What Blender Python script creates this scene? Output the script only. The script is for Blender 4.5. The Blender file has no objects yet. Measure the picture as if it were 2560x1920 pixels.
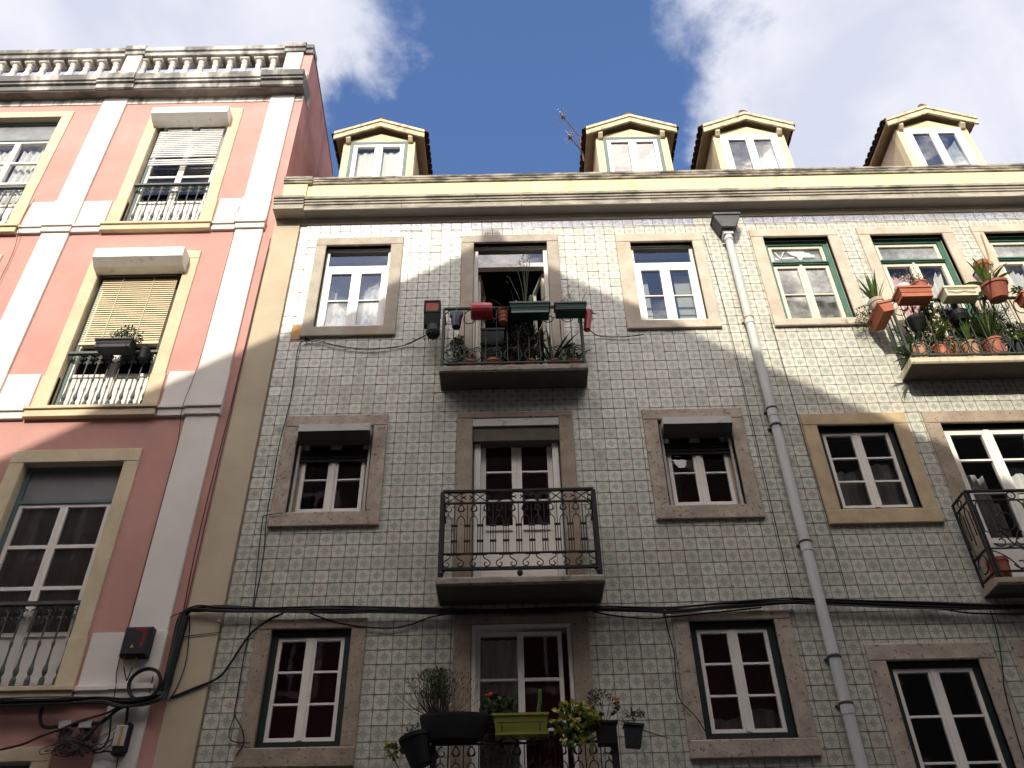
import bpy, math, random
from mathutils import Vector, Matrix, noise
rad = math.radians
random.seed(7)
S = bpy.context.scene
COL = S.collection

# ------------------------------------------------------------------ camera, sky, sun, exposure
CAM = Vector((0.0, -7.975, 1.6))
pitch, roll, yaw, FPX = 0.662677, -0.02174, 0.002325, 2144.2
fw = Vector((math.sin(yaw) * math.cos(pitch), math.cos(yaw) * math.cos(pitch), math.sin(pitch)))
rt = Vector((math.cos(yaw), -math.sin(yaw), 0))
up = rt.cross(fw)
rt, up = math.cos(roll) * rt + math.sin(roll) * up, -math.sin(roll) * rt + math.cos(roll) * up
cd = bpy.data.cameras.new('camera')
cam = bpy.data.objects.new('camera', cd)
COL.objects.link(cam)
m = Matrix((rt, up, -fw)).transposed().to_4x4()
m.translation = CAM
cam.matrix_world = m
cd.sensor_width = 36.0
cd.lens = FPX / 2560 * 36.0
cd.clip_end = 3000
S.camera = cam

SUN_D = Vector((0.183, 1.0, -0.694)).normalized()      # the way the light travels
sl = bpy.data.lights.new('sun', 'SUN')
sl.energy = 3.15
sl.angle = rad(0.6)
sl.color = (1.0, 0.93, 0.80)
sun = bpy.data.objects.new('sun', sl)
sun.rotation_euler = SUN_D.to_track_quat('-Z', 'Y').to_euler()
sun.location = (-4, -20, 30)
COL.objects.link(sun)

S.view_settings.view_transform = 'Standard'
S.view_settings.look = 'None'
S.view_settings.exposure = 0.75
S.view_settings.gamma = 1.0
S.view_settings.use_curve_mapping = False
S.cycles.max_bounces = 8
S.cycles.transparent_max_bounces = 12
S.cycles.use_denoising = True

wd = bpy.data.worlds.new('World')
S.world = wd
wd.use_nodes = True


class NT:
    """small helper for node trees"""
    def __init__(s, tree):
        s.t = tree
        s.t.nodes.clear()

    def n(s, typ, **kw):
        nd = s.t.nodes.new(typ)
        for k, v in kw.items():
            if k.startswith('_'):
                setattr(nd, k[1:], v)
            else:
                key = k
                if k.startswith('i') and k[1:].isdigit():
                    key = int(k[1:])
                s.set(nd.inputs[key], v)
        return nd

    def set(s, sock, v):
        if isinstance(v, bpy.types.NodeSocket):
            s.t.links.new(v, sock)
        else:
            if isinstance(v, (tuple, list)) and len(v) == 3 and sock.type == 'RGBA':
                v = (*v, 1)
            sock.default_value = v

    def math(s, op, a, b=0.0, c=0.0, clamp=False):
        nd = s.n('ShaderNodeMath', _operation=op, _use_clamp=clamp)
        s.set(nd.inputs[0], a)
        s.set(nd.inputs[1], b)
        s.set(nd.inputs[2], c)
        return nd.outputs[0]

    def vmath(s, op, a, b=(0, 0, 0)):
        nd = s.n('ShaderNodeVectorMath', _operation=op)
        s.set(nd.inputs[0], a)
        s.set(nd.inputs[1], b)
        return nd.outputs[0]

    def mix(s, f, a, b, typ='MIX'):
        nd = s.n('ShaderNodeMix', _data_type='RGBA', _blend_type=typ)
        s.set(nd.inputs[0], f)
        s.set(nd.inputs[6], a)
        s.set(nd.inputs[7], b)
        return nd.outputs[2]

    def ramp(s, v, lo, hi, smooth=True):
        nd = s.n('ShaderNodeMapRange', _interpolation_type='SMOOTHSTEP' if smooth else 'LINEAR')
        s.set(nd.inputs[0], v)
        nd.inputs[1].default_value = lo
        nd.inputs[2].default_value = hi
        return nd.outputs[0]

    def noise(s, vec, scale, detail=4.0, rough=0.55, dist=0.0):
        nd = s.n('ShaderNodeTexNoise', Scale=scale, Detail=detail, Roughness=rough, Distortion=dist)
        s.set(nd.inputs['Vector'], vec)
        return nd.outputs['Fac']

    def sep(s, v):
        nd = s.n('ShaderNodeSeparateXYZ')
        s.set(nd.inputs[0], v)
        return nd.outputs

    def comb(s, x, y, z):
        nd = s.n('ShaderNodeCombineXYZ')
        s.set(nd.inputs[0], x)
        s.set(nd.inputs[1], y)
        s.set(nd.inputs[2], z)
        return nd.outputs[0]


SKY_STRENGTH = 0.11
k = NT(wd.node_tree)
sky = k.n('ShaderNodeTexSky', _sky_type='NISHITA', _sun_disc=False, _sun_elevation=rad(34.3), _sun_rotation=rad(190.4),
          _air_density=1.1, _dust_density=0.8, _ozone_density=2.0)
tc = k.n('ShaderNodeTexCoord')
dx, dy, dz = k.sep(tc.outputs['Generated'])[:3]
zz = k.math('MAXIMUM', dz, 0.06)
u, v = k.math('DIVIDE', dx, zz), k.math('DIVIDE', dy, zz)
pv = k.comb(u, v, 0.0)
n1 = k.noise(pv, 3.1, 8.0, 0.56, 0.3)
n2 = k.noise(k.vmath('ADD', pv, (3.7, 1.2, 0.5)), 7.5, 7.0, 0.6, 0.25)


def blob(cu, cv, ru, rv):
    a = k.math('DIVIDE', k.math('SUBTRACT', u, cu), ru)
    b = k.math('DIVIDE', k.math('SUBTRACT', v, cv), rv)
    d = k.math('ADD', k.math('MULTIPLY', a, a), k.math('MULTIPLY', b, b))
    return k.math('EXPONENT', k.math('MULTIPLY', d, -1.0))


bias = k.math('MULTIPLY', blob(-0.42, 0.50, 0.36, 0.22), 0.42)
bias = k.math('ADD', bias, k.math('MULTIPLY', blob(0.78, 0.50, 0.55, 0.27), 0.62))
bias = k.math('SUBTRACT', bias, k.math('MULTIPLY', blob(0.02, 0.66, 0.20, 0.34), 0.58))
bias = k.math('SUBTRACT', bias, k.math('MULTIPLY', blob(-0.34, 0.90, 0.34, 0.18), 0.40))
dens = k.math('ADD', k.math('ADD', k.math('MULTIPLY', n1, 1.0), k.math('MULTIPLY', n2, 0.46)), bias)
cov = k.ramp(dens, 0.64, 0.86)
shade = k.ramp(k.noise(k.vmath('ADD', pv, (9.1, 4.2, 1.5)), 4.0, 5.0, 0.55, 0.4), 0.34, 0.68)
sdot = k.vmath('DOT_PRODUCT', tc.outputs['Generated'], tuple(-SUN_D))
sunny = k.ramp(k.t.nodes[-1].outputs['Value'], 0.35, 0.95)
cloud_a = k.mix(shade, (4.0, 4.15, 4.9), (5.2, 5.25, 5.6))
cloud_b = k.mix(shade, (38.0, 33.6, 29.0), (54.0, 47.5, 40.6))
cloud = k.mix(sunny, cloud_a, cloud_b)
skyc = k.mix(1.0, sky.outputs[0], (0.80, 0.92, 1.16), 'MULTIPLY')
col = k.mix(k.math('MULTIPLY', cov, 0.94), skyc, cloud)
bg = k.n('ShaderNodeBackground', Color=col, Strength=SKY_STRENGTH)
out = k.n('ShaderNodeOutputWorld')
k.t.links.new(bg.outputs[0], out.inputs[0])

# ------------------------------------------------------------------ materials
MATS = {}


def newmat(name):
    mt = bpy.data.materials.new(name)
    mt.use_nodes = True
    MATS[name] = mt
    return mt, NT(mt.node_tree)


def finish(k, bsdf):
    o = k.n('ShaderNodeOutputMaterial')
    k.t.links.new(bsdf, o.inputs[0])


def mat(name, col, rough=0.8, var=0.10, vs=3.0, stain=None, bump=0.15, bs=70.0, spec=0.3, metal=0.0, pits=None, fine=0.0, trans=0.0):
    """base colour + large patches + optional streaky stain (colour, low, high, sx, sz, strength) + pits + bump"""
    mt, k = newmat(name)
    pos = k.n('ShaderNodeNewGeometry').outputs['Position']
    a = k.noise(pos, vs, 5.0, 0.6)
    f = k.ramp(a, 0.3, 0.7)
    lo = tuple(c * (1 - var) for c in col)
    hi = tuple(min(1, c * (1 + var * 0.7)) for c in col)
    c = k.mix(f, lo, hi)
    if fine:
        g = k.noise(pos, 140.0, 3.0, 0.7)
        c = k.mix(k.math('MULTIPLY', k.ramp(g, 0.35, 0.75), fine), c, tuple(x * 0.45 for x in col))
    if stain:
        sc, l0, l1, sx, sz, st = stain
        b = k.noise(k.vmath('MULTIPLY', pos, (sx, sx, sz)), 1.0, 6.0, 0.62, 0.3)
        c = k.mix(k.math('MULTIPLY', k.ramp(b, l0, l1), st), c, sc)
    if pits:
        pc, dens, sc_ = pits
        vz = k.noise(pos, sc_, 3.0, 0.55, 0.6)
        c = k.mix(k.math('MULTIPLY', k.ramp(vz, 1 - dens, 1 - dens + 0.05), 0.85), c, pc)
    p = k.n('ShaderNodeBsdfPrincipled', Roughness=rough, Metallic=metal)
    k.set(p.inputs['Base Color'], c)
    p.inputs['Specular IOR Level'].default_value = spec
    if bump:
        h = k.noise(pos, bs, 4.0, 0.6)
        bn = k.n('ShaderNodeBump', Strength=bump, Distance=0.01)
        k.set(bn.inputs['Height'], h)
        k.t.links.new(bn.outputs[0], p.inputs['Normal'])
    sh = p.outputs[0]
    if trans:
        tr = k.n('ShaderNodeBsdfTranslucent')
        k.set(tr.inputs[0], c)
        mx = k.n('ShaderNodeMixShader', Fac=trans)
        k.t.links.new(sh, mx.inputs[1])
        k.t.links.new(tr.outputs[0], mx.inputs[2])
        sh = mx.outputs[0]
    finish(k, sh)
    return mt


DIRT = (0.075, 0.07, 0.062)
mat('pink_plaster', (0.53, 0.285, 0.245), 0.9, 0.09, 1.6, ((0.47, 0.25, 0.2), 0.5, 0.8, 2.2, 0.5, 0.45), 0.25, 45)
mat('shaded_pink_plaster', (0.46, 0.22, 0.19), 0.9, 0.16, 1.3, ((0.2, 0.09, 0.085), 0.48, 0.75, 1.8, 0.35, 0.55), 0.3, 45)  # front pink deepened in colour for the end wall's shade
mat('white_plaster', (0.74, 0.69, 0.63), 0.9, 0.05, 2.0, ((0.5, 0.44, 0.36), 0.6, 0.85, 3.0, 0.7, 0.3), 0.2, 50)
mat('beige_plaster', (0.50, 0.42, 0.30), 0.9, 0.1, 1.2, ((0.34, 0.28, 0.19), 0.5, 0.8, 2.0, 0.5, 0.4), 0.2, 50)
mat('yellow_stone', (0.64, 0.53, 0.355), 0.85, 0.12, 3.0, ((0.48, 0.40, 0.28), 0.52, 0.75, 5.0, 2.0, 0.5), 0.2, 60, fine=0.15)
mat('yellow_plaster', (0.70, 0.59, 0.36), 0.9, 0.08, 1.5, ((0.34, 0.28, 0.18), 0.52, 0.78, 4.5, 0.5, 0.65), 0.2, 50)
mat('aged_moulding', (0.42, 0.385, 0.31), 0.9, 0.2, 3.0, (DIRT, 0.42, 0.72, 3.0, 9.0, 0.8), 0.3, 40, fine=0.2)
mat('coping_stone', (0.44, 0.40, 0.32), 0.92, 0.2, 3.0, ((0.055, 0.052, 0.045), 0.38, 0.62, 3.5, 12.0, 0.88), 0.35, 40, fine=0.3)
mat('shaded_sooty_soffit', (0.20, 0.185, 0.17), 0.92, 0.2, 2.0, ((0.08, 0.075, 0.07), 0.42, 0.68, 3.0, 3.0, 0.8), 0.3, 40)  # soot stains on a base darkened as well to hold shade against bounce
mat('mottled_limestone', (0.435, 0.365, 0.295), 0.88, 0.2, 5.0, ((0.30, 0.235, 0.175), 0.46, 0.74, 7.0, 5.0, 0.65), 0.6, 30, pits=((0.16, 0.125, 0.098), 0.40, 26.0), fine=0.25)
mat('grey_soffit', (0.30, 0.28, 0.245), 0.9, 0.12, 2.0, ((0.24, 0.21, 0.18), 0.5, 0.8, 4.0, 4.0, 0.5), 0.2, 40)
mat('cream_fascia', (0.66, 0.58, 0.44), 0.9, 0.07, 2.0, ((0.4, 0.35, 0.26), 0.55, 0.8, 3.0, 3.0, 0.4), 0.15, 50)
mat('sooty_cornice', (0.62, 0.59, 0.54), 0.92, 0.12, 2.5, ((0.10, 0.098, 0.092), 0.35, 0.60, 2.6, 1.1, 0.9), 0.35, 35, fine=0.25)
mat('streaked_white', (0.72, 0.68, 0.6), 0.92, 0.08, 2.5, ((0.16, 0.14, 0.12), 0.46, 0.66, 9.0, 0.5, 0.75), 0.25, 45)
mat('baluster_stone', (0.66, 0.62, 0.55), 0.9, 0.1, 4.0, ((0.2, 0.19, 0.17), 0.5, 0.75, 6.0, 6.0, 0.6), 0.25, 60)
mat('limestone', (0.355, 0.285, 0.215), 0.85, 0.22, 4.5, ((0.27, 0.21, 0.155), 0.46, 0.76, 6.0, 4.0, 0.6), 0.5, 35, pits=((0.12, 0.093, 0.07), 0.385, 34.0), fine=0.3)
mat('pale_limestone', (0.54, 0.47, 0.375), 0.85, 0.16, 4.0, ((0.40, 0.28, 0.17), 0.5, 0.75, 3.5, 2.2, 0.65), 0.4, 35, pits=((0.2, 0.16, 0.12), 0.31, 34.0), fine=0.15)
mat('grey_limestone', (0.43, 0.38, 0.31), 0.85, 0.15, 4.0, ((0.36, 0.27, 0.17), 0.5, 0.72, 2.5, 2.0, 0.7), 0.4, 35, pits=((0.16, 0.13, 0.1), 0.31, 34.0), fine=0.15)
mat('ochre_limestone', (0.50, 0.385, 0.235), 0.85, 0.13, 4.0, ((0.34, 0.26, 0.16), 0.5, 0.78, 5.0, 3.0, 0.6), 0.4, 35, pits=((0.16, 0.12, 0.09), 0.29, 36.0), fine=0.15)
mat('mossy_concrete', (0.34, 0.30, 0.24), 0.92, 0.2, 5.0, ((0.06, 0.055, 0.045), 0.46, 0.68, 6.0, 8.0, 0.8), 0.5, 30, fine=0.25)
mat('slab_soffit', (0.115, 0.10, 0.08), 0.92, 0.2, 3.0, ((0.085, 0.07, 0.055), 0.42, 0.72, 3.0, 3.0, 0.7), 0.3, 30)  # dirt and the shade under the slabs, both put into the colour
mat('cream_concrete', (0.60, 0.52, 0.38), 0.92, 0.14, 4.0, ((0.25, 0.2, 0.13), 0.52, 0.72, 5.0, 5.0, 0.7), 0.3, 30)
mat('grout', (0.26, 0.215, 0.165), 0.95, 0.25, 6.0, None, 0.3, 60)
mat('bare_mortar', (0.55, 0.32, 0.15), 0.95, 0.15, 9.0, None, 0.4, 60)
mat('white_pvc', (0.78, 0.77, 0.74), 0.4, 0.02, 3.0, None, 0.0, spec=0.5)
mat('white_painted_wood', (0.76, 0.72, 0.66), 0.6, 0.05, 6.0, ((0.5, 0.45, 0.38), 0.6, 0.8, 12.0, 3.0, 0.3), 0.15, 60)
mat('peeling_cream_wood', (0.70, 0.64, 0.52), 0.7, 0.08, 8.0, ((0.42, 0.33, 0.24), 0.55, 0.7, 14.0, 4.0, 0.6), 0.3, 50)
mat('dark_green_wood', (0.012, 0.022, 0.02), 0.55, 0.2, 5.0, None, 0.1, 60)
mat('green_wood', (0.05, 0.15, 0.105), 0.5, 0.18, 6.0, ((0.10, 0.20, 0.17), 0.55, 0.75, 14.0, 3.0, 0.5), 0.2, 60)
mat('blue_green_wood', (0.11, 0.16, 0.16), 0.6, 0.12, 5.0, None, 0.1, 60)
mat('shutter_white', (0.80, 0.78, 0.73), 0.6, 0.05, 6.0, ((0.4, 0.36, 0.3), 0.58, 0.72, 8.0, 14.0, 0.5), 0.15, 60)
mat('shutter_grey', (0.50, 0.485, 0.45), 0.6, 0.08, 5.0, ((0.2, 0.18, 0.16), 0.57, 0.72, 8.0, 10.0, 0.6), 0.1, 60)
mat('shutter_dark', (0.075, 0.066, 0.058), 0.7, 0.1, 5.0, None, 0.1, 60)
mat('blind_beige', (0.66, 0.55, 0.36), 0.55, 0.04, 2.0, None, 0.0)
mat('iron', (0.016, 0.014, 0.013), 0.65, 0.3, 20.0, ((0.07, 0.03, 0.015), 0.6, 0.78, 18.0, 18.0, 0.6), 0.2, 120)
mat('green_iron', (0.035, 0.055, 0.042), 0.6, 0.3, 20.0, ((0.09, 0.06, 0.03), 0.56, 0.75, 18.0, 18.0, 0.6), 0.2, 120)
mat('painted_iron', (0.075, 0.085, 0.08), 0.55, 0.15, 20.0, None, 0.1, 120)
mat('cable_black', (0.010, 0.011, 0.014), 0.5, 0.2, 5.0, None, 0.0)
mat('cable_grey', (0.055, 0.056, 0.06), 0.5, 0.2, 5.0, None, 0.0)
mat('cable_brown', (0.05, 0.022, 0.018), 0.6, 0.2, 5.0, None, 0.0)
mat('pipe_grey', (0.55, 0.545, 0.525), 0.6, 0.06, 3.0, ((0.36, 0.34, 0.3), 0.55, 0.8, 8.0, 1.0, 0.5), 0.1, 60)
mat('zinc_dark', (0.07, 0.075, 0.075), 0.6, 0.2, 8.0, ((0.2, 0.2, 0.19), 0.55, 0.75, 12.0, 12.0, 0.5), 0.2, 60)
mat('rust', (0.12, 0.065, 0.04), 0.9, 0.3, 30.0, None, 0.2, 60)
mat('roof_clay', (0.12, 0.072, 0.055), 0.9, 0.3, 9.0, ((0.06, 0.055, 0.045), 0.45, 0.7, 7.0, 7.0, 0.7), 0.4, 40)
mat('dormer_soffit', (0.46, 0.39, 0.27), 0.85, 0.12, 4.0, ((0.28, 0.2, 0.11), 0.5, 0.75, 6.0, 6.0, 0.6), 0.2, 50)
mat('dormer_board', (0.56, 0.48, 0.325), 0.8, 0.14, 6.0, ((0.26, 0.21, 0.14), 0.48, 0.68, 9.0, 9.0, 0.8), 0.3, 50)
mat('cheek_plaster', (0.52, 0.42, 0.28), 0.9, 0.1, 3.0, ((0.28, 0.2, 0.12), 0.5, 0.78, 3.0, 1.5, 0.6), 0.2, 50)
mat('terracotta', (0.36, 0.115, 0.065), 0.75, 0.18, 9.0, ((0.3, 0.2, 0.14), 0.56, 0.75, 10.0, 10.0, 0.45), 0.15, 60)
mat('terracotta_orange', (0.43, 0.135, 0.072), 0.6, 0.1, 9.0, None, 0.1, 60)
mat('terracotta_brown', (0.33, 0.10, 0.065), 0.6, 0.12, 9.0, None, 0.1, 60)
mat('tan_clay', (0.42, 0.24, 0.14), 0.85, 0.15, 9.0, None, 0.2, 60)
mat('beige_clay', (0.42, 0.33, 0.27), 0.85, 0.15, 9.0, None, 0.2, 60)
mat('plastic_red', (0.42, 0.035, 0.05), 0.35, 0.08, 6.0, None, 0.0, spec=0.5)
mat('plastic_green', (0.010, 0.058, 0.044), 0.4, 0.1, 6.0, None, 0.05, spec=0.5)
mat('plastic_lime', (0.22, 0.225, 0.035), 0.45, 0.06, 6.0, None, 0.0, spec=0.5)
mat('plastic_black', (0.009, 0.009, 0.010), 0.6, 0.1, 6.0, None, 0.0, spec=0.2)
mat('plastic_anthracite', (0.024, 0.026, 0.030), 0.55, 0.1, 6.0, None, 0.0, spec=0.25)
mat('plastic_navy', (0.022, 0.03, 0.05), 0.4, 0.1, 6.0, None, 0.0, spec=0.5)
mat('plastic_cream', (0.62, 0.58, 0.42), 0.55, 0.05, 6.0, None, 0.0)
mat('plastic_white', (0.7, 0.7, 0.68), 0.5, 0.04, 6.0, None, 0.0)
mat('soil', (0.045, 0.03, 0.02), 0.95, 0.3, 30.0, None, 0.4, 80)
mat('leaf_dark', (0.030, 0.055, 0.018), 0.55, 0.4, 25.0, None, 0.0, trans=0.15)
mat('leaf_mid', (0.075, 0.125, 0.028), 0.5, 0.35, 25.0, None, 0.0, trans=0.2)
mat('leaf_bright', (0.15, 0.23, 0.05), 0.5, 0.3, 20.0, None, 0.0, trans=0.25)
mat('leaf_grey', (0.11, 0.125, 0.07), 0.6, 0.35, 25.0, None, 0.0, trans=0.15)
mat('leaf_yellow', (0.42, 0.38, 0.07), 0.55, 0.3, 20.0, None, 0.0, trans=0.2)
mat('leaf_dead', (0.075, 0.032, 0.024), 0.8, 0.4, 25.0, None, 0.0)
mat('stem_dry', (0.24, 0.18, 0.09), 0.8, 0.3, 20.0, None, 0.0)
mat('stem_brown', (0.08, 0.055, 0.03), 0.8, 0.3, 20.0, None, 0.0)
mat('flower_red', (0.5, 0.045, 0.03), 0.6, 0.1, 20.0, None, 0.0)
mat('flower_orange', (0.8, 0.3, 0.04), 0.6, 0.1, 20.0, None, 0.0)
mat('flower_white', (0.45, 0.45, 0.42), 0.6, 0.1, 20.0, None, 0.0)
mat('curtain_white', (0.78, 0.77, 0.74), 0.9, 0.05, 3.0, None, 0.0, trans=0.2)
mat('curtain_grey', (0.60, 0.55, 0.51), 0.9, 0.15, 3.0, ((0.34, 0.30, 0.28), 0.45, 0.7, 9.0, 0.6, 0.7), 0.0)
mat('curtain_pink', (0.72, 0.50, 0.52), 0.9, 0.1, 3.0, None, 0.0, trans=0.2)
mat('interior_cream', (0.66, 0.63, 0.48), 0.8, 0.06, 2.0, None, 0.0)
mat('room_dark', (0.07, 0.06, 0.055), 0.95, 0.2, 1.0, None, 0.0)
mat('room_red', (0.50, 0.05, 0.055), 0.95, 0.2, 1.0, None, 0.0)
mat('grey_board', (0.19, 0.195, 0.2), 0.7, 0.12, 2.5, None, 0.1, 40)
mat('grey_film', (0.15, 0.16, 0.17), 0.35, 0.2, 4.0, ((0.26, 0.27, 0.28), 0.5, 0.7, 4.0, 7.0, 0.6), 0.6, 9, spec=0.5)
mat('paper', (0.74, 0.80, 0.75), 0.8, 0.05, 3.0, None, 0.0)
mat('print_red', (0.24, 0.008, 0.012), 0.5, 0.05, 3.0, None, 0.0)
mat('print_yellow', (0.5, 0.42, 0.06), 0.5, 0.05, 3.0, None, 0.0)
mat('brass', (0.5, 0.36, 0.12), 0.5, 0.1, 9.0, None, 0.0)
mat('box_grey', (0.42, 0.40, 0.37), 0.6, 0.1, 6.0, None, 0.1, 60)
mat('box_orange', (0.42, 0.22, 0.06), 0.6, 0.1, 6.0, None, 0.1, 60)
mat('rope', (0.36, 0.27, 0.14), 0.9, 0.2, 30.0, None, 0.2, 90)
mat('aluminium', (0.6, 0.6, 0.6), 0.4, 0.1, 10.0, None, 0.0, metal=0.7)
mat('asphalt', (0.05, 0.05, 0.052), 0.95, 0.2, 2.0, None, 0.4, 60)
mat('pavement_stone', (0.16, 0.15, 0.14), 0.9, 0.15, 3.0, None, 0.3, 40)
mat('opposite_plaster', (0.15, 0.122, 0.095), 0.9, 0.08, 1.0, None, 0.1, 40)
mat('opposite_ochre', (0.18, 0.135, 0.095), 0.9, 0.08, 1.0, None, 0.1, 40)


def glass_mat(name, tint=(0.93, 0.95, 0.95), boost=1.5, dirt=0.0, dcol=(0.4, 0.41, 0.38)):
    mt, k = newmat(name)
    pos = k.n('ShaderNodeNewGeometry').outputs['Position']
    fr = k.n('ShaderNodeFresnel', IOR=1.5)
    bn = k.n('ShaderNodeBump', Strength=0.06, Distance=0.02)
    k.set(bn.inputs['Height'], k.noise(pos, 3.0, 2.0))
    k.t.links.new(bn.outputs[0], fr.inputs['Normal'])
    f = k.math('MULTIPLY', fr.outputs[0], boost, clamp=True)
    tr = k.n('ShaderNodeBsdfTransparent')
    k.set(tr.inputs[0], tint)
    gl = k.n('ShaderNodeBsdfGlossy', Roughness=0.015)
    gl.inputs['Color'].default_value = (0.95, 0.97, 1, 1)
    k.t.links.new(bn.outputs[0], gl.inputs['Normal'])
    base = tr.outputs[0]
    if dirt:
        df = k.n('ShaderNodeBsdfDiffuse')
        k.set(df.inputs[0], k.mix(k.ramp(k.noise(pos, 7.0, 6.0, 0.65), 0.35, 0.7), tuple(c * 0.55 for c in dcol), dcol))
        mx0 = k.n('ShaderNodeMixShader')
        k.set(mx0.inputs[0], k.math('MULTIPLY', k.ramp(k.noise(pos, 2.5, 4.0), 0.2, 0.75), dirt))
        k.t.links.new(base, mx0.inputs[1])
        k.t.links.new(df.outputs[0], mx0.inputs[2])
        base = mx0.outputs[0]
    mx = k.n('ShaderNodeMixShader')
    k.set(mx.inputs[0], f)
    k.t.links.new(base, mx.inputs[1])
    k.t.links.new(gl.outputs[0], mx.inputs[2])
    finish(k, mx.outputs[0])


glass_mat('glass', boost=1.0)
glass_mat('glass_mirror', tint=(0.7, 0.75, 0.8), boost=2.6)
glass_mat('glass_dirty', boost=1.3, dirt=1.35)


def tile_material(name, border=False):
    mt, k = newmat(name)
    uvn = k.n('ShaderNodeUVMap', _uv_map='UVMap').outputs[0]
    ux, uy, _ = k.sep(uvn)[:3]
    rn = k.n('ShaderNodeUVMap', _uv_map='tint').outputs[0]
    r1, r2, _ = k.sep(rn)[:3]
    orand = k.n('ShaderNodeObjectInfo').outputs['Random']
    r1 = k.math('FRACT', k.math('ADD', r1, orand))
    pos = k.n('ShaderNodeNewGeometry').outputs['Position']
    x, y = k.math('SUBTRACT', ux, 0.5), k.math('SUBTRACT', uy, 0.5)
    if not border:
        ang = k.math('ARCTAN2', y, x)
        r = k.math('SQRT', k.math('ADD', k.math('MULTIPLY', x, x), k.math('MULTIPLY', y, y)))
        c4 = k.math('ABSOLUTE', k.math('COSINE', k.math('MULTIPLY', ang, 4.0)))
        c2 = k.math('ABSOLUTE', k.math('COSINE', k.math('MULTIPLY', ang, 2.0)))
        R = k.math('ADD', k.math('ADD', 0.19, k.math('MULTIPLY', k.math('POWER', c4, 2.0), 0.13)), k.math('MULTIPLY', k.math('POWER', c2, 6.0), 0.10))
        star = k.ramp(k.math('SUBTRACT', R, r), -0.02, 0.03)
        ax, ay = k.math('ABSOLUTE', x), k.math('ABSOLUTE', y)
        lw = k.math('MULTIPLY', r, k.math('ABSOLUTE', k.math('SINE', k.math('MULTIPLY', ang, 4.0))))
        lines = k.math('MULTIPLY', k.math('SUBTRACT', 1.0, k.ramp(lw, 0.03, 0.075)), 0.7)
        cx_, cy_ = k.math('SUBTRACT', 0.5, ax), k.math('SUBTRACT', 0.5, ay)
        rc = k.math('SQRT', k.math('ADD', k.math('MULTIPLY', cx_, cx_), k.math('MULTIPLY', cy_, cy_)))
        corner = k.math('MULTIPLY', k.math('SUBTRACT', 1.0, k.ramp(rc, 0.09, 0.19)), 0.7)
        pat = k.math('MAXIMUM', k.math('MAXIMUM', star, lines), corner)
        green = k.mix(k.ramp(r1, 0.25, 0.8), (0.19, 0.26, 0.195), (0.255, 0.275, 0.235))
        green = k.mix(k.ramp(k.math('FRACT', k.math('MULTIPLY', r1, 7.3)), 0.72, 0.92), green, (0.205, 0.23, 0.25))
        green = k.mix(k.ramp(k.math('FRACT', k.math('MULTIPLY', r1, 13.7)), 0.80, 0.95), green, (0.29, 0.235, 0.175))
        ivory = k.mix(k.ramp(k.math('FRACT', k.math('MULTIPLY', r1, 3.1)), 0.0, 1.0), (0.485, 0.47, 0.395), (0.575, 0.565, 0.485))
        c = k.mix(k.math('MULTIPLY', pat, 0.62), ivory, green)
    else:
        sw = k.noise(pos, 24.0, 3.0, 0.6, 1.6)
        pat = k.math('MULTIPLY', k.ramp(sw, 0.40, 0.58), k.math('SUBTRACT', 1.0, k.ramp(k.math('ABSOLUTE', y), 0.32, 0.45)))
        edge = k.ramp(k.math('ABSOLUTE', y), 0.42, 0.46)
        pat = k.math('MAXIMUM', pat, k.math('MULTIPLY', edge, 0.6))
        c = k.mix(k.math('MULTIPLY', pat, 0.8), (0.50, 0.50, 0.49), (0.16, 0.20, 0.37))
    # grime that settles on the edges of each tile, and broad rusty / grey wash marks
    ex = k.math('MAXIMUM', k.math('ABSOLUTE', x), k.math('ABSOLUTE', y))
    g = k.math('MULTIPLY', k.ramp(ex, 0.46, 0.5), 0.4)
    c = k.mix(g, c, (0.16, 0.13, 0.1))
    wash = k.ramp(k.noise(k.vmath('MULTIPLY', pos, (1.6, 1.6, 0.5)), 1.0, 6.0, 0.65, 0.4), 0.5, 0.78)
    c = k.mix(k.math('MULTIPLY', wash, 0.4), c, (0.30, 0.245, 0.18))
    p = k.n('ShaderNodeBsdfPrincipled')
    k.set(p.inputs['Base Color'], c)
    k.set(p.inputs['Roughness'], k.math('ADD', 0.16, k.math('MULTIPLY', k.noise(pos, 9.0, 4.0), 0.3)))
    p.inputs['Specular IOR Level'].default_value = 0.55
    bn = k.n('ShaderNodeBump', Strength=0.55, Distance=0.008)
    k.set(bn.inputs['Height'], k.noise(pos, 16.0, 3.0, 0.5))
    k.t.links.new(bn.outputs[0], p.inputs['Normal'])
    finish(k, p.outputs[0])


tile_material('star_tile')
tile_material('border_tile', True)

# ------------------------------------------------------------------ geometry helpers
WLOC = {}


def link(o, parent=None, w=Vector((0, 0, 0))):
    COL.objects.link(o)
    WLOC[o.name] = Vector(w)
    if parent is not None:
        o.parent = parent
        o.location = Vector(w) - WLOC[parent.name]
    else:
        o.location = w
    return o


def tag(o, label=None, cat=None, group=None, kind=None):
    for kk, vv in (('label', label), ('category', cat), ('group', group), ('kind', kind)):
        if vv:
            o[kk] = vv
    return o


def thing(name, loc, label, cat, group=None):
    o = bpy.data.objects.new(name, None)
    o.empty_display_size = 0.05
    link(o, None, loc)
    return tag(o, label, cat, group)


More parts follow.
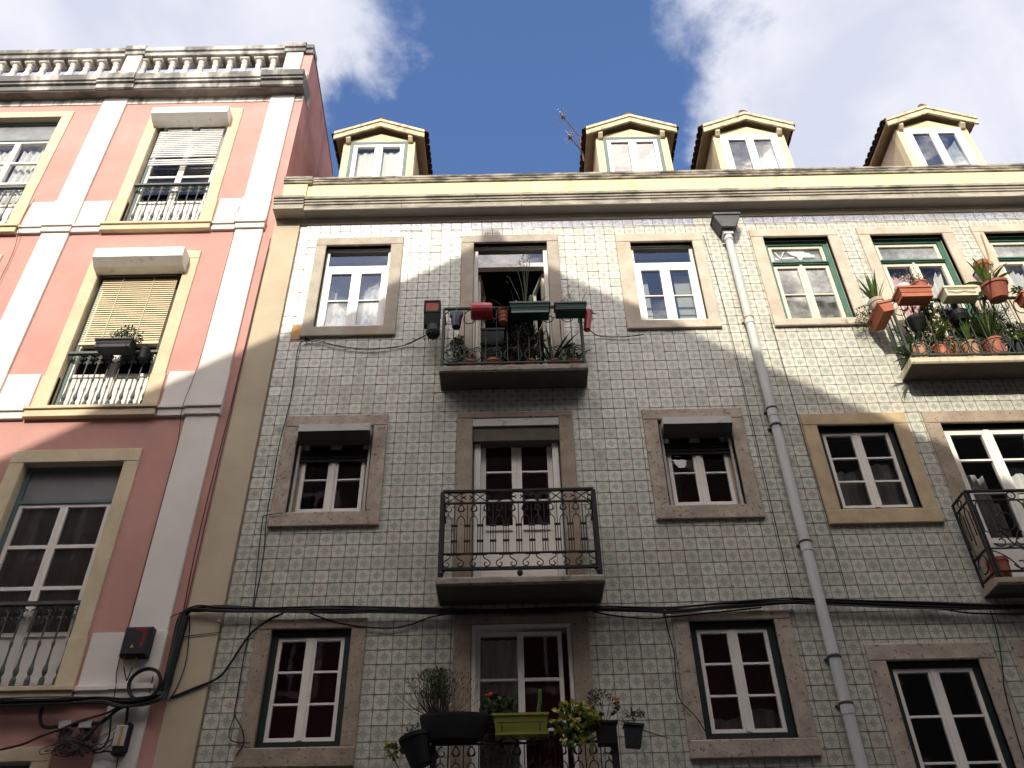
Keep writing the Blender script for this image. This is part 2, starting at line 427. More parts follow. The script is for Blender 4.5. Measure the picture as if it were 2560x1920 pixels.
class MB:
    def __init__(s):
        s.v, s.f, s.m, s.uv, s.tint = [], [], [], [], []
        s.cur = 0

    def face(s, pts, uv=None, tint=None):
        i = len(s.v)
        s.v += [Vector(p) for p in pts]
        s.f.append(tuple(range(i, i + len(pts))))
        s.m.append(s.cur)
        s.uv.append(uv)
        s.tint.append(tint)

    def box(s, x0, x1, y0, y1, z0, z1):
        i = len(s.v)
        s.v += [Vector(p) for p in ((x0, y0, z0), (x1, y0, z0), (x1, y1, z0), (x0, y1, z0), (x0, y0, z1), (x1, y0, z1), (x1, y1, z1), (x0, y1, z1))]
        for q in ((0, 3, 2, 1), (4, 5, 6, 7), (0, 1, 5, 4), (1, 2, 6, 5), (2, 3, 7, 6), (3, 0, 4, 7)):
            s.f.append(tuple(i + a for a in q))
            s.m.append(s.cur)
            s.uv.append(None)
            s.tint.append(None)

    def cbox(s, x0, x1, y0, y1, z0, z1, b=0.008, wob=0.0):
        """box with its front (-y) edges chamfered; the front outline may be a little uneven"""
        r = lambda: random.uniform(-wob, wob)
        A = [(x0 + b + abs(r()), y0, z0 + b + abs(r())), (x1 - b - abs(r()), y0, z0 + b + abs(r())), (x1 - b - abs(r()), y0, z1 - b - abs(r())), (x0 + b + abs(r()), y0, z1 - b - abs(r()))]
        B = [(x0, y0 + b, z0), (x1, y0 + b, z0), (x1, y0 + b, z1), (x0, y0 + b, z1)]
        Cc = [(x0, y1, z0), (x1, y1, z0), (x1, y1, z1), (x0, y1, z1)]
        s.face(A)
        for i in range(4):
            j = (i + 1) % 4
            s.face((B[i], B[j], A[j], A[i]))
            s.face((Cc[i], Cc[j], B[j], B[i]))
        s.face((Cc[3], Cc[2], Cc[1], Cc[0]))

    def prism_x(s, prof, x0, x1):
        """profile of (y,z) points extruded along x"""
        n = len(prof)
        i = len(s.v)
        s.v += [Vector((x0, y, z)) for y, z in prof] + [Vector((x1, y, z)) for y, z in prof]
        fs = [tuple(i + a for a in range(n)), tuple(i + n + a for a in reversed(range(n)))]
        for a in range(n):
            b = (a + 1) % n
            fs.append((i + b, i + a, i + n + a, i + n + b))
        for q in fs:
            s.f.append(q)
            s.m.append(s.cur)
            s.uv.append(None)
            s.tint.append(None)

    def prism_y(s, poly, y0, y1):
        """polygon of (x,z) points extruded along y"""
        n = len(poly)
        i = len(s.v)
        s.v += [Vector((x, y0, z)) for x, z in poly] + [Vector((x, y1, z)) for x, z in poly]
        fs = [tuple(i + a for a in range(n)), tuple(i + n + a for a in reversed(range(n)))]
        for a in range(n):
            b = (a + 1) % n
            fs.append((i + b, i + a, i + n + a, i + n + b))
        for q in fs:
            s.f.append(q)
            s.m.append(s.cur)
            s.uv.append(None)
            s.tint.append(None)

    def tube(s, pts, r, n=6, closed=False, r1=None):
        pts = [Vector(p) for p in pts]
        N = len(pts)
        i0 = len(s.v)
        ref = Vector((0.0123, 1.0, 0.0371)).normalized()
        for a in range(N):
            if closed:
                t = pts[(a + 1) % N] - pts[a - 1]
            else:
                t = pts[min(a + 1, N - 1)] - pts[max(a - 1, 0)]
            if t.length < 1e-9:
                t = Vector((0, 0, 1))
            t.normalize()
            rf = ref if abs(t.dot(ref)) < 0.95 else Vector((0, 0, 1))
            e1 = t.cross(rf).normalized()
            e2 = t.cross(e1)
            rr = r if r1 is None else r + (r1 - r) * a / max(1, N - 1)
            for b in range(n):
                th = 2 * math.pi * b / n
                s.v.append(pts[a] + e1 * (rr * math.cos(th)) + e2 * (rr * math.sin(th)))
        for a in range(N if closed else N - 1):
            c = (a + 1) % N
            for b in range(n):
                d = (b + 1) % n
                s.f.append((i0 + a * n + b, i0 + a * n + d, i0 + c * n + d, i0 + c * n + b))
                s.m.append(s.cur)
                s.uv.append(None)
                s.tint.append(None)
        if not closed:
            for q in (tuple(i0 + b for b in reversed(range(n))), tuple(i0 + (N - 1) * n + b for b in range(n))):
                s.f.append(q)
                s.m.append(s.cur)
                s.uv.append(None)
                s.tint.append(None)

    def lathe(s, prof, c=(0, 0, 0), n=16, M=None, sx=1.0, sy=1.0):
        i0 = len(s.v)
        c = Vector(c)
        for r, z in prof:
            for b in range(n):
                th = 2 * math.pi * b / n
                p = Vector((r * sx * math.cos(th), r * sy * math.sin(th), z))
                if M is not None:
                    p = M @ p
                s.v.append(p + c)
        N = len(prof)
        for a in range(N - 1):
            for b in range(n):
                d = (b + 1) % n
                s.f.append((i0 + a * n + b, i0 + a * n + d, i0 + (a + 1) * n + d, i0 + (a + 1) * n + b))
                s.m.append(s.cur)
                s.uv.append(None)
                s.tint.append(None)
        for q in (tuple(i0 + b for b in reversed(range(n))), tuple(i0 + (N - 1) * n + b for b in range(n))):
            s.f.append(q)
            s.m.append(s.cur)
            s.uv.append(None)
            s.tint.append(None)

    def xf(s, M):
        s.v = [M @ p for p in s.v]
        return s

    def obj(s, name, mats, parent=None, smooth=False):
        if isinstance(mats, str):
            mats = [mats]
        me = bpy.data.meshes.new(name)
        xs = [p.x for p in s.v]
        ys = [p.y for p in s.v]
        zs = [p.z for p in s.v]
        w = Vector(((min(xs) + max(xs)) / 2, (min(ys) + max(ys)) / 2, min(zs)))
        me.from_pydata([p - w for p in s.v], [], s.f)
        for mn in mats:
            me.materials.append(MATS[mn])
        if len(mats) > 1:
            me.polygons.foreach_set('material_index', s.m)
        if any(q is not None for q in s.uv):
            l0 = me.uv_layers.new(name='UVMap')
            l1 = me.uv_layers.new(name='tint')
            for pi, pl in enumerate(me.polygons):
                if s.uv[pi] is None:
                    continue
                for li, q in zip(pl.loop_indices, s.uv[pi]):
                    l0.data[li].uv = q
                    l1.data[li].uv = s.tint[pi]
        if smooth:
            me.polygons.foreach_set('use_smooth', [True] * len(me.polygons))
        me.update()
        return link(bpy.data.objects.new(name, me), parent, w)


def dup(o, parent, d=(0, 0, 0)):
    """a copy of one piece, sharing its mesh, moved by d and hung on parent"""
    if isinstance(o, list):
        return [dup(q, parent, d) for q in o]
    c = o.copy()
    COL.objects.link(c)
    w = WLOC[o.name] + Vector(d)
    WLOC[c.name] = w
    c.parent = parent
    c.location = w - (WLOC[parent.name] if parent is not None else Vector((0, 0, 0)))
    return c


def box(name, mt, parent, *a):
    b = MB()
    b.box(*a)
    return b.obj(name, mt, parent)


def cbox(name, mt, parent, *a, b=0.008, wob=0.0):
    q = MB()
    q.cbox(*a, b=b, wob=wob)
    return q.obj(name, mt, parent)


def wall_with_holes(x0, x1, z0, z1, y, holes, depth):
    b = MB()
    xs = sorted({x0, x1, *[h[0] for h in holes], *[h[1] for h in holes]})
    zs = sorted({z0, z1, *[h[2] for h in holes], *[h[3] for h in holes]})
    xs = [q for q in xs if x0 <= q <= x1]
    zs = [q for q in zs if z0 <= q <= z1]
    for i in range(len(xs) - 1):
        for j in range(len(zs) - 1):
            cx, cz = (xs[i] + xs[i + 1]) / 2, (zs[j] + zs[j + 1]) / 2
            if any(h[0] < cx < h[1] and h[2] < cz < h[3] for h in holes):
                continue
            b.face(((xs[i], y, zs[j]), (xs[i + 1], y, zs[j]), (xs[i + 1], y, zs[j + 1]), (xs[i], y, zs[j + 1])))
    for (a, c, d, e) in holes:
        y1 = y + depth
        b.face(((a, y, d), (a, y1, d), (c, y1, d), (c, y, d)))
        b.face(((a, y, e), (c, y, e), (c, y1, e), (a, y1, e)))
        b.face(((a, y, d), (a, y, e), (a, y1, e), (a, y1, d)))
        b.face(((c, y, d), (c, y1, d), (c, y1, e), (c, y, e)))
    return b


def frame(b, x0, x1, z0, z1, y0, y1, w, wt=None, wb=None):
    wt = w if wt is None else wt
    wb = w if wb is None else wb
    b.box(x0, x0 + w, y0, y1, z0, z1)
    b.box(x1 - w, x1, y0, y1, z0, z1)
    b.box(x0 + w, x1 - w, y0, y1, z0, z0 + wb)
    b.box(x0 + w, x1 - w, y0, y1, z1 - wt, z1)


def pane(parent, x0, x1, z0, z1, y, g='glass'):
    b = MB()
    b.face(((x0, y, z0), (x1, y, z0), (x1, y, z1), (x0, y, z1)))
    return b.obj('pane', g, parent)


def sash(parent, x0, x1, z0, z1, y, w=0.045, bars=(), mt='white_pvc', g='glass', d=0.045, bw=0.022, panel=0.0, wl=None, wr=None, wt=None, wb=None, pmat=None):
    """a leaf: frame and glazing bars as one mesh, each pane a piece; panel = height of a solid bottom panel"""
    b = MB()
    wl = w if wl is None else wl
    wr = w if wr is None else wr
    wt = w if wt is None else wt
    wb = w if wb is None else wb
    b.box(x0, x0 + wl, y, y + d, z0, z1)
    b.box(x1 - wr, x1, y, y + d, z0, z1)
    b.box(x0 + wl, x1 - wr, y, y + d, z0, z0 + wb)
    b.box(x0 + wl, x1 - wr, y, y + d, z1 - wt, z1)
    gz0 = z0 + wb
    if panel:
        b.box(x0 + wl, x1 - wr, y + 0.002, y + d, z0 + wb + panel, z0 + wb + panel + w)
        gz0 = z0 + wb + panel + w
    zs = [gz0] + [gz0 + f * (z1 - wt - gz0) for f in bars] + [z1 - wt]
    for q in zs[1:-1]:
        b.box(x0 + wl, x1 - wr, y + 0.004, y + d - 0.004, q - bw / 2, q + bw / 2)
    o = b.obj('sash', mt, parent)
    if panel:
        box('door_panel', pmat or mt, parent, x0 + wl, x1 - wr, y + 0.018, y + d - 0.002, z0 + wb, z0 + wb + panel)
    for i in range(len(zs) - 1):
        pane(parent, x0 + wl, x1 - wr, zs[i] + (bw / 2 if i else 0), zs[i + 1] - (bw / 2 if i < len(zs) - 2 else 0), y + d * 0.55, g)
    return o


def room(parent, x0, x1, z0, z1, y0=0.32, mt='room_dark', depth=2.6, mx=0.25, mz=0.3):
    b = MB()
    x0 -= mx
    x1 += mx
    z0 -= mz
    z1 += mz
    y1 = y0 + depth
    b.face(((x0, y1, z0), (x1, y1, z0), (x1, y1, z1), (x0, y1, z1)))
    b.face(((x0, y0, z0), (x0, y1, z0), (x0, y1, z1), (x0, y0, z1)))
    b.face(((x1, y1, z0), (x1, y0, z0), (x1, y0, z1), (x1, y1, z1)))
    b.face(((x0, y0, z1), (x0, y1, z1), (x1, y1, z1), (x1, y0, z1)))
    b.face(((x0, y1, z0), (x0, y0, z0), (x1, y0, z0), (x1, y1, z0)))
    return b.obj('room', mt, parent)


def curtain(parent, x0, x1, z0, z1, y, mt='curtain_white', folds=6, amp=0.02, top=None, pinch=0.0, seed=1):
    b = MB()
    R = random.Random(seed)
    n = folds * 8
    ph = [R.uniform(0, 6.28) for _ in range(4)]
    rows = 7
    g = []
    for j in range(rows):
        t = j / (rows - 1)
        row = []
        for i in range(n + 1):
            s_ = i / n
            xx = x0 + (x1 - x0) * s_
            xx = xx + pinch * (1 - t) * (0.5 - s_) * (x1 - x0)
            yy = y + amp * math.sin(s_ * folds * 6.283 + ph[0] + 0.7 * math.sin(t * 2 + ph[1])) + amp * 0.5 * math.sin(s_ * folds * 2.7 + ph[2])
            zt = z1 + (top(s_) if top else 0)
            row.append(Vector((xx, yy, z0 + (zt - z0) * t)))
        g.append(row)
    for j in range(rows - 1):
        for i in range(n):
            b.face((g[j][i], g[j][i + 1], g[j + 1][i + 1], g[j + 1][i]))
    return b.obj('curtain', mt, parent)


def surround(parent, ox0, ox1, oz0, oz1, x0, x1, z0, z1, mt, y0=-0.028, y1=0.06, sill=True):
    """stone jambs, lintel and sill, butted, with a slightly uneven outline"""
    cbox('lintel', mt, parent, ox0, ox1, y0, y1, z1, oz1, b=0.006, wob=0.006)
    zb = z0 if sill else oz0
    cbox('jamb', mt, parent, ox0, x0, y0 + 0.002, y1, zb, z1, b=0.006, wob=0.006)
    cbox('jamb', mt, parent, x1, ox1, y0 + 0.002, y1, zb, z1, b=0.006, wob=0.006)
    if sill:
        cbox('sill', mt, parent, ox0, ox1, y0 - 0.012, y1, oz0, z0, b=0.006, wob=0.008)


def reveal(parent, x0, x1, z0, z1, y0, y1, mt, t=0.012):
    """the stone lining of an opening, set just inside the jambs"""
    b = MB()
    b.box(x0, x0 + t, y0, y1, z0, z1)
    b.box(x1 - t, x1, y0, y1, z0, z1)
    b.box(x0 + t, x1 - t, y0, y1, z1 - t, z1)
    b.box(x0 + t, x1 - t, y0, y1, z0, z0 + t)
    return b.obj('reveal', mt, parent)


def spiral(cx, cz, r0, r1, a0, a1, n=14):
    return [(cx + (r0 + (r1 - r0) * i / n) * math.cos(a0 + (a1 - a0) * i / n), cz + (r0 + (r1 - r0) * i / n) * math.sin(a0 + (a1 - a0) * i / n)) for i in range(n + 1)]


def bez(p0, p1, p2, p3, n=10):
    o = []
    for i in range(n + 1):
        t = i / n
        a, b, c, d = (1 - t) ** 3, 3 * t * (1 - t) ** 2, 3 * t * t * (1 - t), t ** 3
        o.append((a * p0[0] + b * p1[0] + c * p2[0] + d * p3[0], a * p0[1] + b * p1[1] + c * p2[1] + d * p3[1]))
    return o


def smooth_path(pts, n=6):
    """Catmull-Rom through 3-D points"""
    P = [Vector(p) for p in pts]
    P = [P[0] * 2 - P[1]] + P + [P[-1] * 2 - P[-2]]
    o = []
    for i in range(1, len(P) - 2):
        for j in range(n):
            t = j / n
            a, b, c, d = P[i - 1], P[i], P[i + 1], P[i + 2]
            o.append(0.5 * ((2 * b) + (c - a) * t + (2 * a - 5 * b + 4 * c - d) * t * t + (3 * b - a - 3 * c + d) * t ** 3))
    o.append(P[-2])
    return o


# ------------------------------------------------------------------ ground and the houses across the street
def structure(name, mt, *a):
    o = box(name, mt, None, *a)
    o['kind'] = 'structure'
    return o


structure('ground', 'asphalt', -400, 400, -400, 400, -0.6, -0.17)
structure('street', 'asphalt', -60, 60, -7.2, -1.6, -0.165, -0.12)
structure('pavement', 'pavement_stone', -60, 60, -1.6, 0.4, -0.165, 0.0)
structure('pavement', 'pavement_stone', -60, 60, -9.6, -7.2, -0.165, 0.0)
structure('kerb', 'pavement_stone', -60, 60, -1.75, -1.602, -0.118, 0.004)

YO = -9.3


def plain_window(parent, x, z, w=0.95, h=1.6, y=YO):
    b = MB()
    frame(b, x - w / 2 - 0.12, x + w / 2 + 0.12, z - 0.12, z + h + 0.12, y - 0.01, y + 0.03, 0.12)
    o = b.obj('window', 'white_plaster', parent)
    q = MB()
    q.face(((x + w / 2, y + 0.006, z), (x - w / 2, y + 0.006, z), (x - w / 2, y + 0.006, z + h), (x + w / 2, y + 0.006, z + h)))
    q.obj('pane', 'plastic_anthracite', o)
    q = MB()
    q.box(x - 0.03, x + 0.03, y + 0.008, y + 0.02, z, z + h)
    q.obj('mullion', 'white_pvc', o)


gh = thing('gabled_house', (-1.9, YO, 0), 'dull plastered house with a pointed gable whose shadow falls across the tiled facade', 'house')
b = MB()
b.prism_y([(-8.7, 0), (4.4, 0), (4.4, 12.39), (-1.93, 16.74), (-8.7, 12.56)], YO - 9, YO)
b.obj('wall', 'opposite_plaster', gh)
b = MB()
b.box(-2.06, -1.80, YO - 0.5, YO - 0.02, 16.4, 16.97)
b.box(-2.0, -1.87, YO - 0.4, YO - 0.12, 16.97, 17.06)
b.obj('chimney', 'opposite_plaster', gh)
for zz_ in (1.0, 4.2, 7.4, 10.4):
    for xx_ in (-6.8, -4.6, -2.0, 0.6, 2.9):
        plain_window(gh, xx_, zz_)
nb = thing('unseen_house', (-14, YO, 0), 'unseen ochre house across the street, its height set to hold back skylight', 'house')
b = MB()
b.box(-40, -8.702, YO - 9, YO, 0, 17.0)  # unseen neighbour, raised to cut skylight on the lower facade
b.obj('wall', 'opposite_ochre', nb)
for zz_ in (1.0, 4.2, 7.4, 10.6):
    for i in range(8):
        plain_window(nb, -10.5 - i * 2.6, zz_)
nb2 = thing('unseen_house', (14, YO, 0), 'unseen stepped house beside the gabled house, shaped to hold back skylight', 'house')
b = MB()
b.prism_y([(4.402, 0), (40, 0), (40, 18.0), (6.5, 18.0), (6.5, 13.5), (4.402, 13.5)], YO - 9, YO)  # unseen; outline stepped to cut skylight yet keep the upper facade sunlit
b.obj('wall', 'opposite_plaster', nb2)
for zz_ in (1.0, 4.2, 7.4, 10.6):
    for i in range(8):
        plain_window(nb2, 7.2 + i * 2.6, zz_)

# ------------------------------------------------------------------ the pink building
PX = -3.218
pk = thing('pink_building', (-8, 0, 0), 'pink plastered building with white pilasters and a balustrade along its roof', 'building')
FL = [(10.79, 13.32, 13.46), (7.60, 10.06, 10.205), (4.352, 6.845, 7.01), (1.2, 3.70, 3.825)]   # opening bottom, opening top, surround top
COLS = [-4.845, -7.52]
holes = []
for cx in COLS:
    for z0, z1, zt in FL:
        holes.append((cx - 0.555, cx + 0.555, z0, z1))
b = wall_with_holes(-13.0, PX, -0.2, 14.2, 0.0, holes, 0.32)
b.obj('wall', 'pink_plaster', pk)
# end wall, rising above the neighbour, its top sloping back with the roof
b = MB()
ew = [(0.003, 0.0), (7.0, 0.0), (7.0, 13.4), (2.15, 14.5), (1.44, 14.72), (0.9, 14.84), (0.42, 14.95), (0.003, 15.02)]
b.prism_x(ew, PX - 0.25, PX)
b.obj('end_wall', 'shaded_pink_plaster', pk)
box('roof', 'roof_clay', pk, -13, PX - 0.252, 0.4, 7.0, 13.3, 13.9)
cb = MB()
cb.prism_x([(0.0, 15.02), (0.42, 14.952), (0.9, 14.842), (1.44, 14.722), (2.15, 14.502), (2.15, 14.55), (0.0, 15.075)], PX - 0.26, PX + 0.012)
cb.obj('verge', 'aged_moulding', pk)
# pilasters
PIL = [(-3.735, -3.355), (-6.40, -6.02), (-9.08, -8.70)]
for x0, x1 in PIL:
    cbox('pilaster', 'white_plaster', pk, x0, x1, -0.035, 0.0, 0.2, 13.775, b=0.006)
    for zb in (10.745, 7.585, 4.345):
        cbox('plinth_block', 'white_plaster', pk, x0 - 0.012, x1 + 0.012, -0.047, 0.0, zb, zb + 0.525, b=0.004)
# white bands and string courses, broken round the pilasters, sills in yellow stone
SEG = [(-6.02, -5.60), (-4.09, -3.735), (-8.70, -8.27), (-6.76, -6.40)]
for zb in (10.745, 7.585, 4.345):
    for x0, x1 in SEG:
        box('band', 'white_plaster', pk, x0 + 0.013, x1 - 0.013, -0.014, 0.0, zb, zb + 0.525)
        cbox('string_course', 'white_plaster', pk, x0 + 0.014, x1 - 0.014, -0.062, 0.0, zb - 0.046, zb, b=0.004)
        cbox('string_course', 'white_plaster', pk, x0 + 0.015, x1 - 0.015, -0.040, 0.0, zb - 0.145, zb - 0.046, b=0.004)
    for x0, x1 in PIL:
        cbox('string_course', 'white_plaster', pk, x0 - 0.018, x1 + 0.018, -0.085, 0.0, zb - 0.046, zb, b=0.004)
        cbox('string_course', 'white_plaster', pk, x0 - 0.015, x1 + 0.015, -0.062, 0.0, zb - 0.145, zb - 0.046, b=0.004)
    for cx in COLS:
        cbox('window_ledge', 'yellow_stone', pk, cx - 0.77, cx + 0.77, -0.092, 0.0, zb - 0.046, zb, b=0.005)
        cbox('window_ledge', 'yellow_stone', pk, cx - 0.755, cx + 0.755, -0.07, 0.0, zb - 0.145, zb - 0.046, b=0.005)
# frieze and cornice
b = MB()
b.box(-13, -3.735, -0.012, 0.0, 13.635, 13.80)
b.box(-3.355, PX, -0.012, 0.0, 13.635, 13.80)
b.obj('frieze', 'streaked_white', pk)


def corn(x0, x1, d):
    b = MB()
    b.prism_x([(0.25, 13.79), (-0.17 - d, 13.79), (-0.185 - d, 13.80), (-0.19 - d, 13.90), (-0.225 - d, 13.915), (-0.225 - d, 13.955), (-0.25 - d, 13.97), (-0.27 - d, 14.085), (-0.24 - d, 14.115), (0.25, 14.16)], x0, x1)
    return b.obj('cornice', 'sooty_cornice', pk)


BR = [(-3.88, PX + 0.012), (-6.50, -5.90), (-9.18, -8.60)]
corn(-5.90, -3.88, 0.0)
corn(-8.60, -6.50, 0.0)
corn(-13, -9.18, 0.0)
for x0, x1 in BR:
    corn(x0, x1, 0.022)
box('cornice_soffit', 'shaded_sooty_soffit', pk, -13, PX, -0.165, 0.0, 13.776, 13.789)
# balustrade
BY0, BY1 = -0.03, 0.17
box('balustrade_plinth', 'baluster_stone', pk, -13, PX - 0.01, -0.06, 0.20, 14.161, 14.34)
PED = [(-3.66, -3.375), (-6.35, -6.09), (-9.04, -8.78)]
for x0, x1 in PED:
    cbox('pedestal', 'baluster_stone', pk, x0, x1, -0.05, 0.19, 14.341, 14.985, b=0.006)
    b = MB()
    b.prism_x([(0.24, 14.986), (-0.075, 14.986), (-0.082, 15.06), (-0.11, 15.075), (-0.12, 15.165), (-0.09, 15.205), (0.24, 15.205)], x0 - 0.035, x1 + 0.035)
    b.obj('pedestal_cap', 'sooty_cornice', pk)
PEDS = sorted(PED) + [(PX, PX)]
for i in range(3):
    x0 = PEDS[i][1] + 0.036
    x1 = PEDS[i + 1][0] - (0.036 if i < 2 else 0)
    b = MB()
    b.prism_x([(0.22, 14.965), (-0.05, 14.965), (-0.056, 15.045), (-0.085, 15.06), (-0.095, 15.14), (-0.06, 15.18), (0.22, 15.18)], x0, x1)
    b.obj('coping', 'sooty_cornice', pk)
b = MB()
b.prism_x([(0.22, 14.965), (-0.05, 14.965), (-0.056, 15.045), (-0.085, 15.06), (-0.095, 15.14), (-0.06, 15.18), (0.22, 15.18)], -13, -9.08)
b.obj('coping', 'sooty_cornice', pk)
box('parapet', 'pink_plaster', pk, -3.374, PX - 0.001, -0.01, 0.18, 14.341, 14.964)
prof = [(0.075, 14.341), (0.075, 14.39), (0.055, 14.40), (0.072, 14.45), (0.078, 14.50), (0.068, 14.57), (0.048, 14.68), (0.040, 14.74), (0.052, 14.76), (0.052, 14.785), (0.038, 14.80), (0.042, 14.84), (0.06, 14.865), (0.064, 14.90)]
b = MB()
b.lathe(prof, (-3.888, 0.07, 0), 12)
b.box(-3.888 - 0.08, -3.888 + 0.08, -0.01, 0.15, 14.901, 14.962)
bal0 = b.obj('baluster', 'baluster_stone', pk, smooth=True)
for kx in range(1, 10):
    dup(bal0, pk, (-0.2427 * kx, 0, 0))
for kx in range(10):
    dup(bal0, pk, (-6.54 + 3.888 - 0.2427 * kx, 0, 0))
for kx in range(6):
    dup(bal0, pk, (-9.22 + 3.888 - 0.2427 * kx, 0, 0))

BALUS = None


def pink_railing(win, cx, z0, z1, y=0.02):
    """cast iron balusters with leaf heads between the jambs"""
    global BALUS
    w = 0.55
    box('rail_top', 'painted_iron', win, cx - w, cx + w, y - 0.03, y + 0.02, z1 - 0.035, z1)
    box('rail_bottom', 'painted_iron', win, cx - w, cx + w, y - 0.012, y + 0.012, z0 + 0.012, z0 + 0.03)
    h = z1 - 0.036 - (z0 + 0.031)
    if BALUS is None:
        b = MB()
        pr = [(0.026, 0.0), (0.027, 0.05), (0.02, 0.075), (0.011, 0.085), (0.017, 0.10), (0.025, 0.125), (0.023, 0.155), (0.013, 0.20), (0.0095, 0.27), (0.009, 0.36), (0.015, 0.385), (0.017, 0.40), (0.015, 0.42), (0.009, 0.44), (0.008, 0.6), (0.009, h)]
        b.lathe(pr, (0, 0, 0), 8)
        # leaf head: two curled leaves at two levels
        for zz_, s_ in ((h - 0.055, 1.0), (h - 0.13, 0.85)):
            for sg in (-1, 1):
                p = [(sg * 0.005, zz_ - 0.02), (sg * 0.025 * s_, zz_ + 0.012), (sg * 0.045 * s_, zz_ + 0.012), (sg * 0.056 * s_, zz_ - 0.008), (sg * 0.043 * s_, zz_ - 0.02)]
                b.tube([(a, 0, c) for a, c in p], 0.0095, 5, r1=0.006)
            b.box(-0.018, 0.018, -0.008, 0.008, zz_ + 0.02, zz_ + 0.03)
        for q in range(len(b.v)):
            b.v[q] = b.v[q] + Vector((cx - 0.415, y, z0 + 0.031))
        BALUS = b.obj('baluster', 'painted_iron', win)
        src = BALUS
        for i in range(1, 8):
            dup(src, win, (0.1355 * i, 0, 0))
    else:
        o0 = WLOC[BALUS.name]
        base = Vector((cx - 0.415, y, z0 + 0.031))
        for i in range(8):
            d = Vector((base.x + 0.1355 * i - o0.x, base.y - o0.y, base.z - o0.z))
            dup(BALUS, win, d)
    return


def pink_window(cx, fl, mode):
    z0, z1, zt = FL[fl]
    x0, x1 = cx - 0.555, cx + 0.555
    b = MB()
    frame(b, x0, x1, z0, z1, 0.09, 0.17, 0.055)
    win = b.obj('window', 'blue_green_wood', pk)
    # yellow stone surround with wider feet
    cbox('lintel', 'yellow_stone', win, x0 - 0.165, x1 + 0.165, -0.02, 0.05, z1, zt, b=0.005)
    for sg in (-1, 1):
        xa, xb = (x0 - 0.165, x0) if sg < 0 else (x1, x1 + 0.165)
        cbox('jamb', 'yellow_stone', win, xa, xb, -0.018, 0.05, z0 + 0.475, z1, b=0.005)
        xa, xb = (x0 - 0.18, x0 + 0.004) if sg < 0 else (x1 - 0.004, x1 + 0.18)
        cbox('jamb_foot', 'yellow_stone', win, xa, xb, -0.026, 0.05, z0 - 0.012, z0 + 0.475, b=0.005)
    reveal(win, x0 + 0.0, x1 - 0.0, z0, z1, 0.0, 0.088, 'yellow_stone', 0.004)
    room(win, x0, x1, z0, z1)
    ia, ib = x0 + 0.057, x1 - 0.057
    za = z0 + 0.057
    if fl == 3:
        return win
    tr = z1 - 0.43                      # transom line
    if mode != 'roller':
        box('transom_bar', 'blue_green_wood', win, ia, ib, 0.085, 0.16, tr - 0.035, tr)
    if mode == 'film':
        box('transom_panel', 'grey_film', win, ia, ib, 0.11, 0.13, tr + 0.001, z1 - 0.057)
    elif mode in ('board', 'blind'):
        box('transom_panel', 'grey_board', win, ia, ib, 0.11, 0.13, tr + 0.001, z1 - 0.057)
    top = (tr - 0.037) if mode != 'roller' else (z1 - 0.058)
    mid = cx
    pan = 0.44
    hgt = top - za - pan - 0.1
    if mode == 'roller':
        bars = (0.30, 0.52, 0.74)
    else:
        bars = (1 / 3, 2 / 3)
    for xa, xb in ((ia, mid - 0.001), (mid + 0.001, ib)):
        sash(win, xa, xb, za, top, 0.10, 0.042, bars, 'white_painted_wood', 'glass', panel=pan, pmat='white_painted_wood', bw=0.04)
    if mode == 'film':
        for xa, xb, sd in ((ia, mid - 0.02, 3), (mid + 0.02, ib, 4)):
            curtain(win, xa, xb, za + pan, tr - 0.1, 0.22, 'curtain_white', 5, 0.018, top=lambda s_: -0.05 * abs(math.sin(s_ * 9)), seed=sd)
    if mode == 'board':
        for xa, xb, sd in ((ia - 0.03, mid - 0.07, 3), (mid, ib - 0.05, 4)):
            curtain(win, xa, xb, za + pan, tr - 0.05, 0.162, 'curtain_grey', 4, 0.010, seed=sd)
    pink_railing(win, cx, z0, z0 + 0.86)
    return win


wA0 = pink_window(COLS[0], 0, 'roller')
wA1 = pink_window(COLS[0], 1, 'blind')
wA2 = pink_window(COLS[0], 2, 'board')
wA3 = pink_window(COLS[0], 3, 'none')
wB0 = pink_window(COLS[1], 0, 'film')
wB1 = pink_window(COLS[1], 1, 'board')
wB2 = pink_window(COLS[1], 2, 'board')
wB3 = pink_window(COLS[1], 3, 'none')


def shutter_box(win, x0, x1, z0, z1, d, mt, y1=0.0, under='shutter_dark', low=0.09):
    """roller shutter housing with a bevelled underside"""
    b = MB()
    b.prism_x([(y1, z1), (-d, z1 - 0.012), (-d, z0), (y1, z0)], x0, x1)
    o = b.obj('shutter_box', mt, win)
    if low:
        b = MB()
        b.prism_x([(y1, z0 - 0.001), (-d, z0 - 0.001), (-d * 0.55, z0 - low * 0.75), (y1, z0 - low)], x0, x1)
        b.obj('shutter_underside', under, win)
    return o


shutter_box(wA0, -5.445, -4.27, 13.10, 13.255, 0.20, 'shutter_white', low=0.10, under='shutter_white')
shutter_box(wA1, -5.43, -4.255, 9.90, 10.075, 0.22, 'shutter_white', low=0.12, under='shutter_white')
# hanging slats of the broken roller shutter
zc = 12.93
sl_ = None
for i in range(17):
    b = MB()
    tilt = 0.0
    y = 0.035
    gap = 0.046
    if i > 11:
        tilt = random.uniform(-0.02, 0.02)
        gap = 0.05
    if i == 14:
        zc -= 0.035
    b.prism_x([(y, zc), (y - 0.010, zc - 0.004), (y - 0.012, zc - 0.026), (y - 0.002, zc - 0.033), (y + 0.006, zc - 0.016)], -5.335, -4.355)
    b.xf(Matrix.Translation((-4.85, 0, zc)) @ Matrix.Rotation(tilt, 4, 'Y') @ Matrix.Translation((4.85, 0, -zc)))
    b.obj('shutter_slat', 'shutter_white', wA0)
    zc -= gap
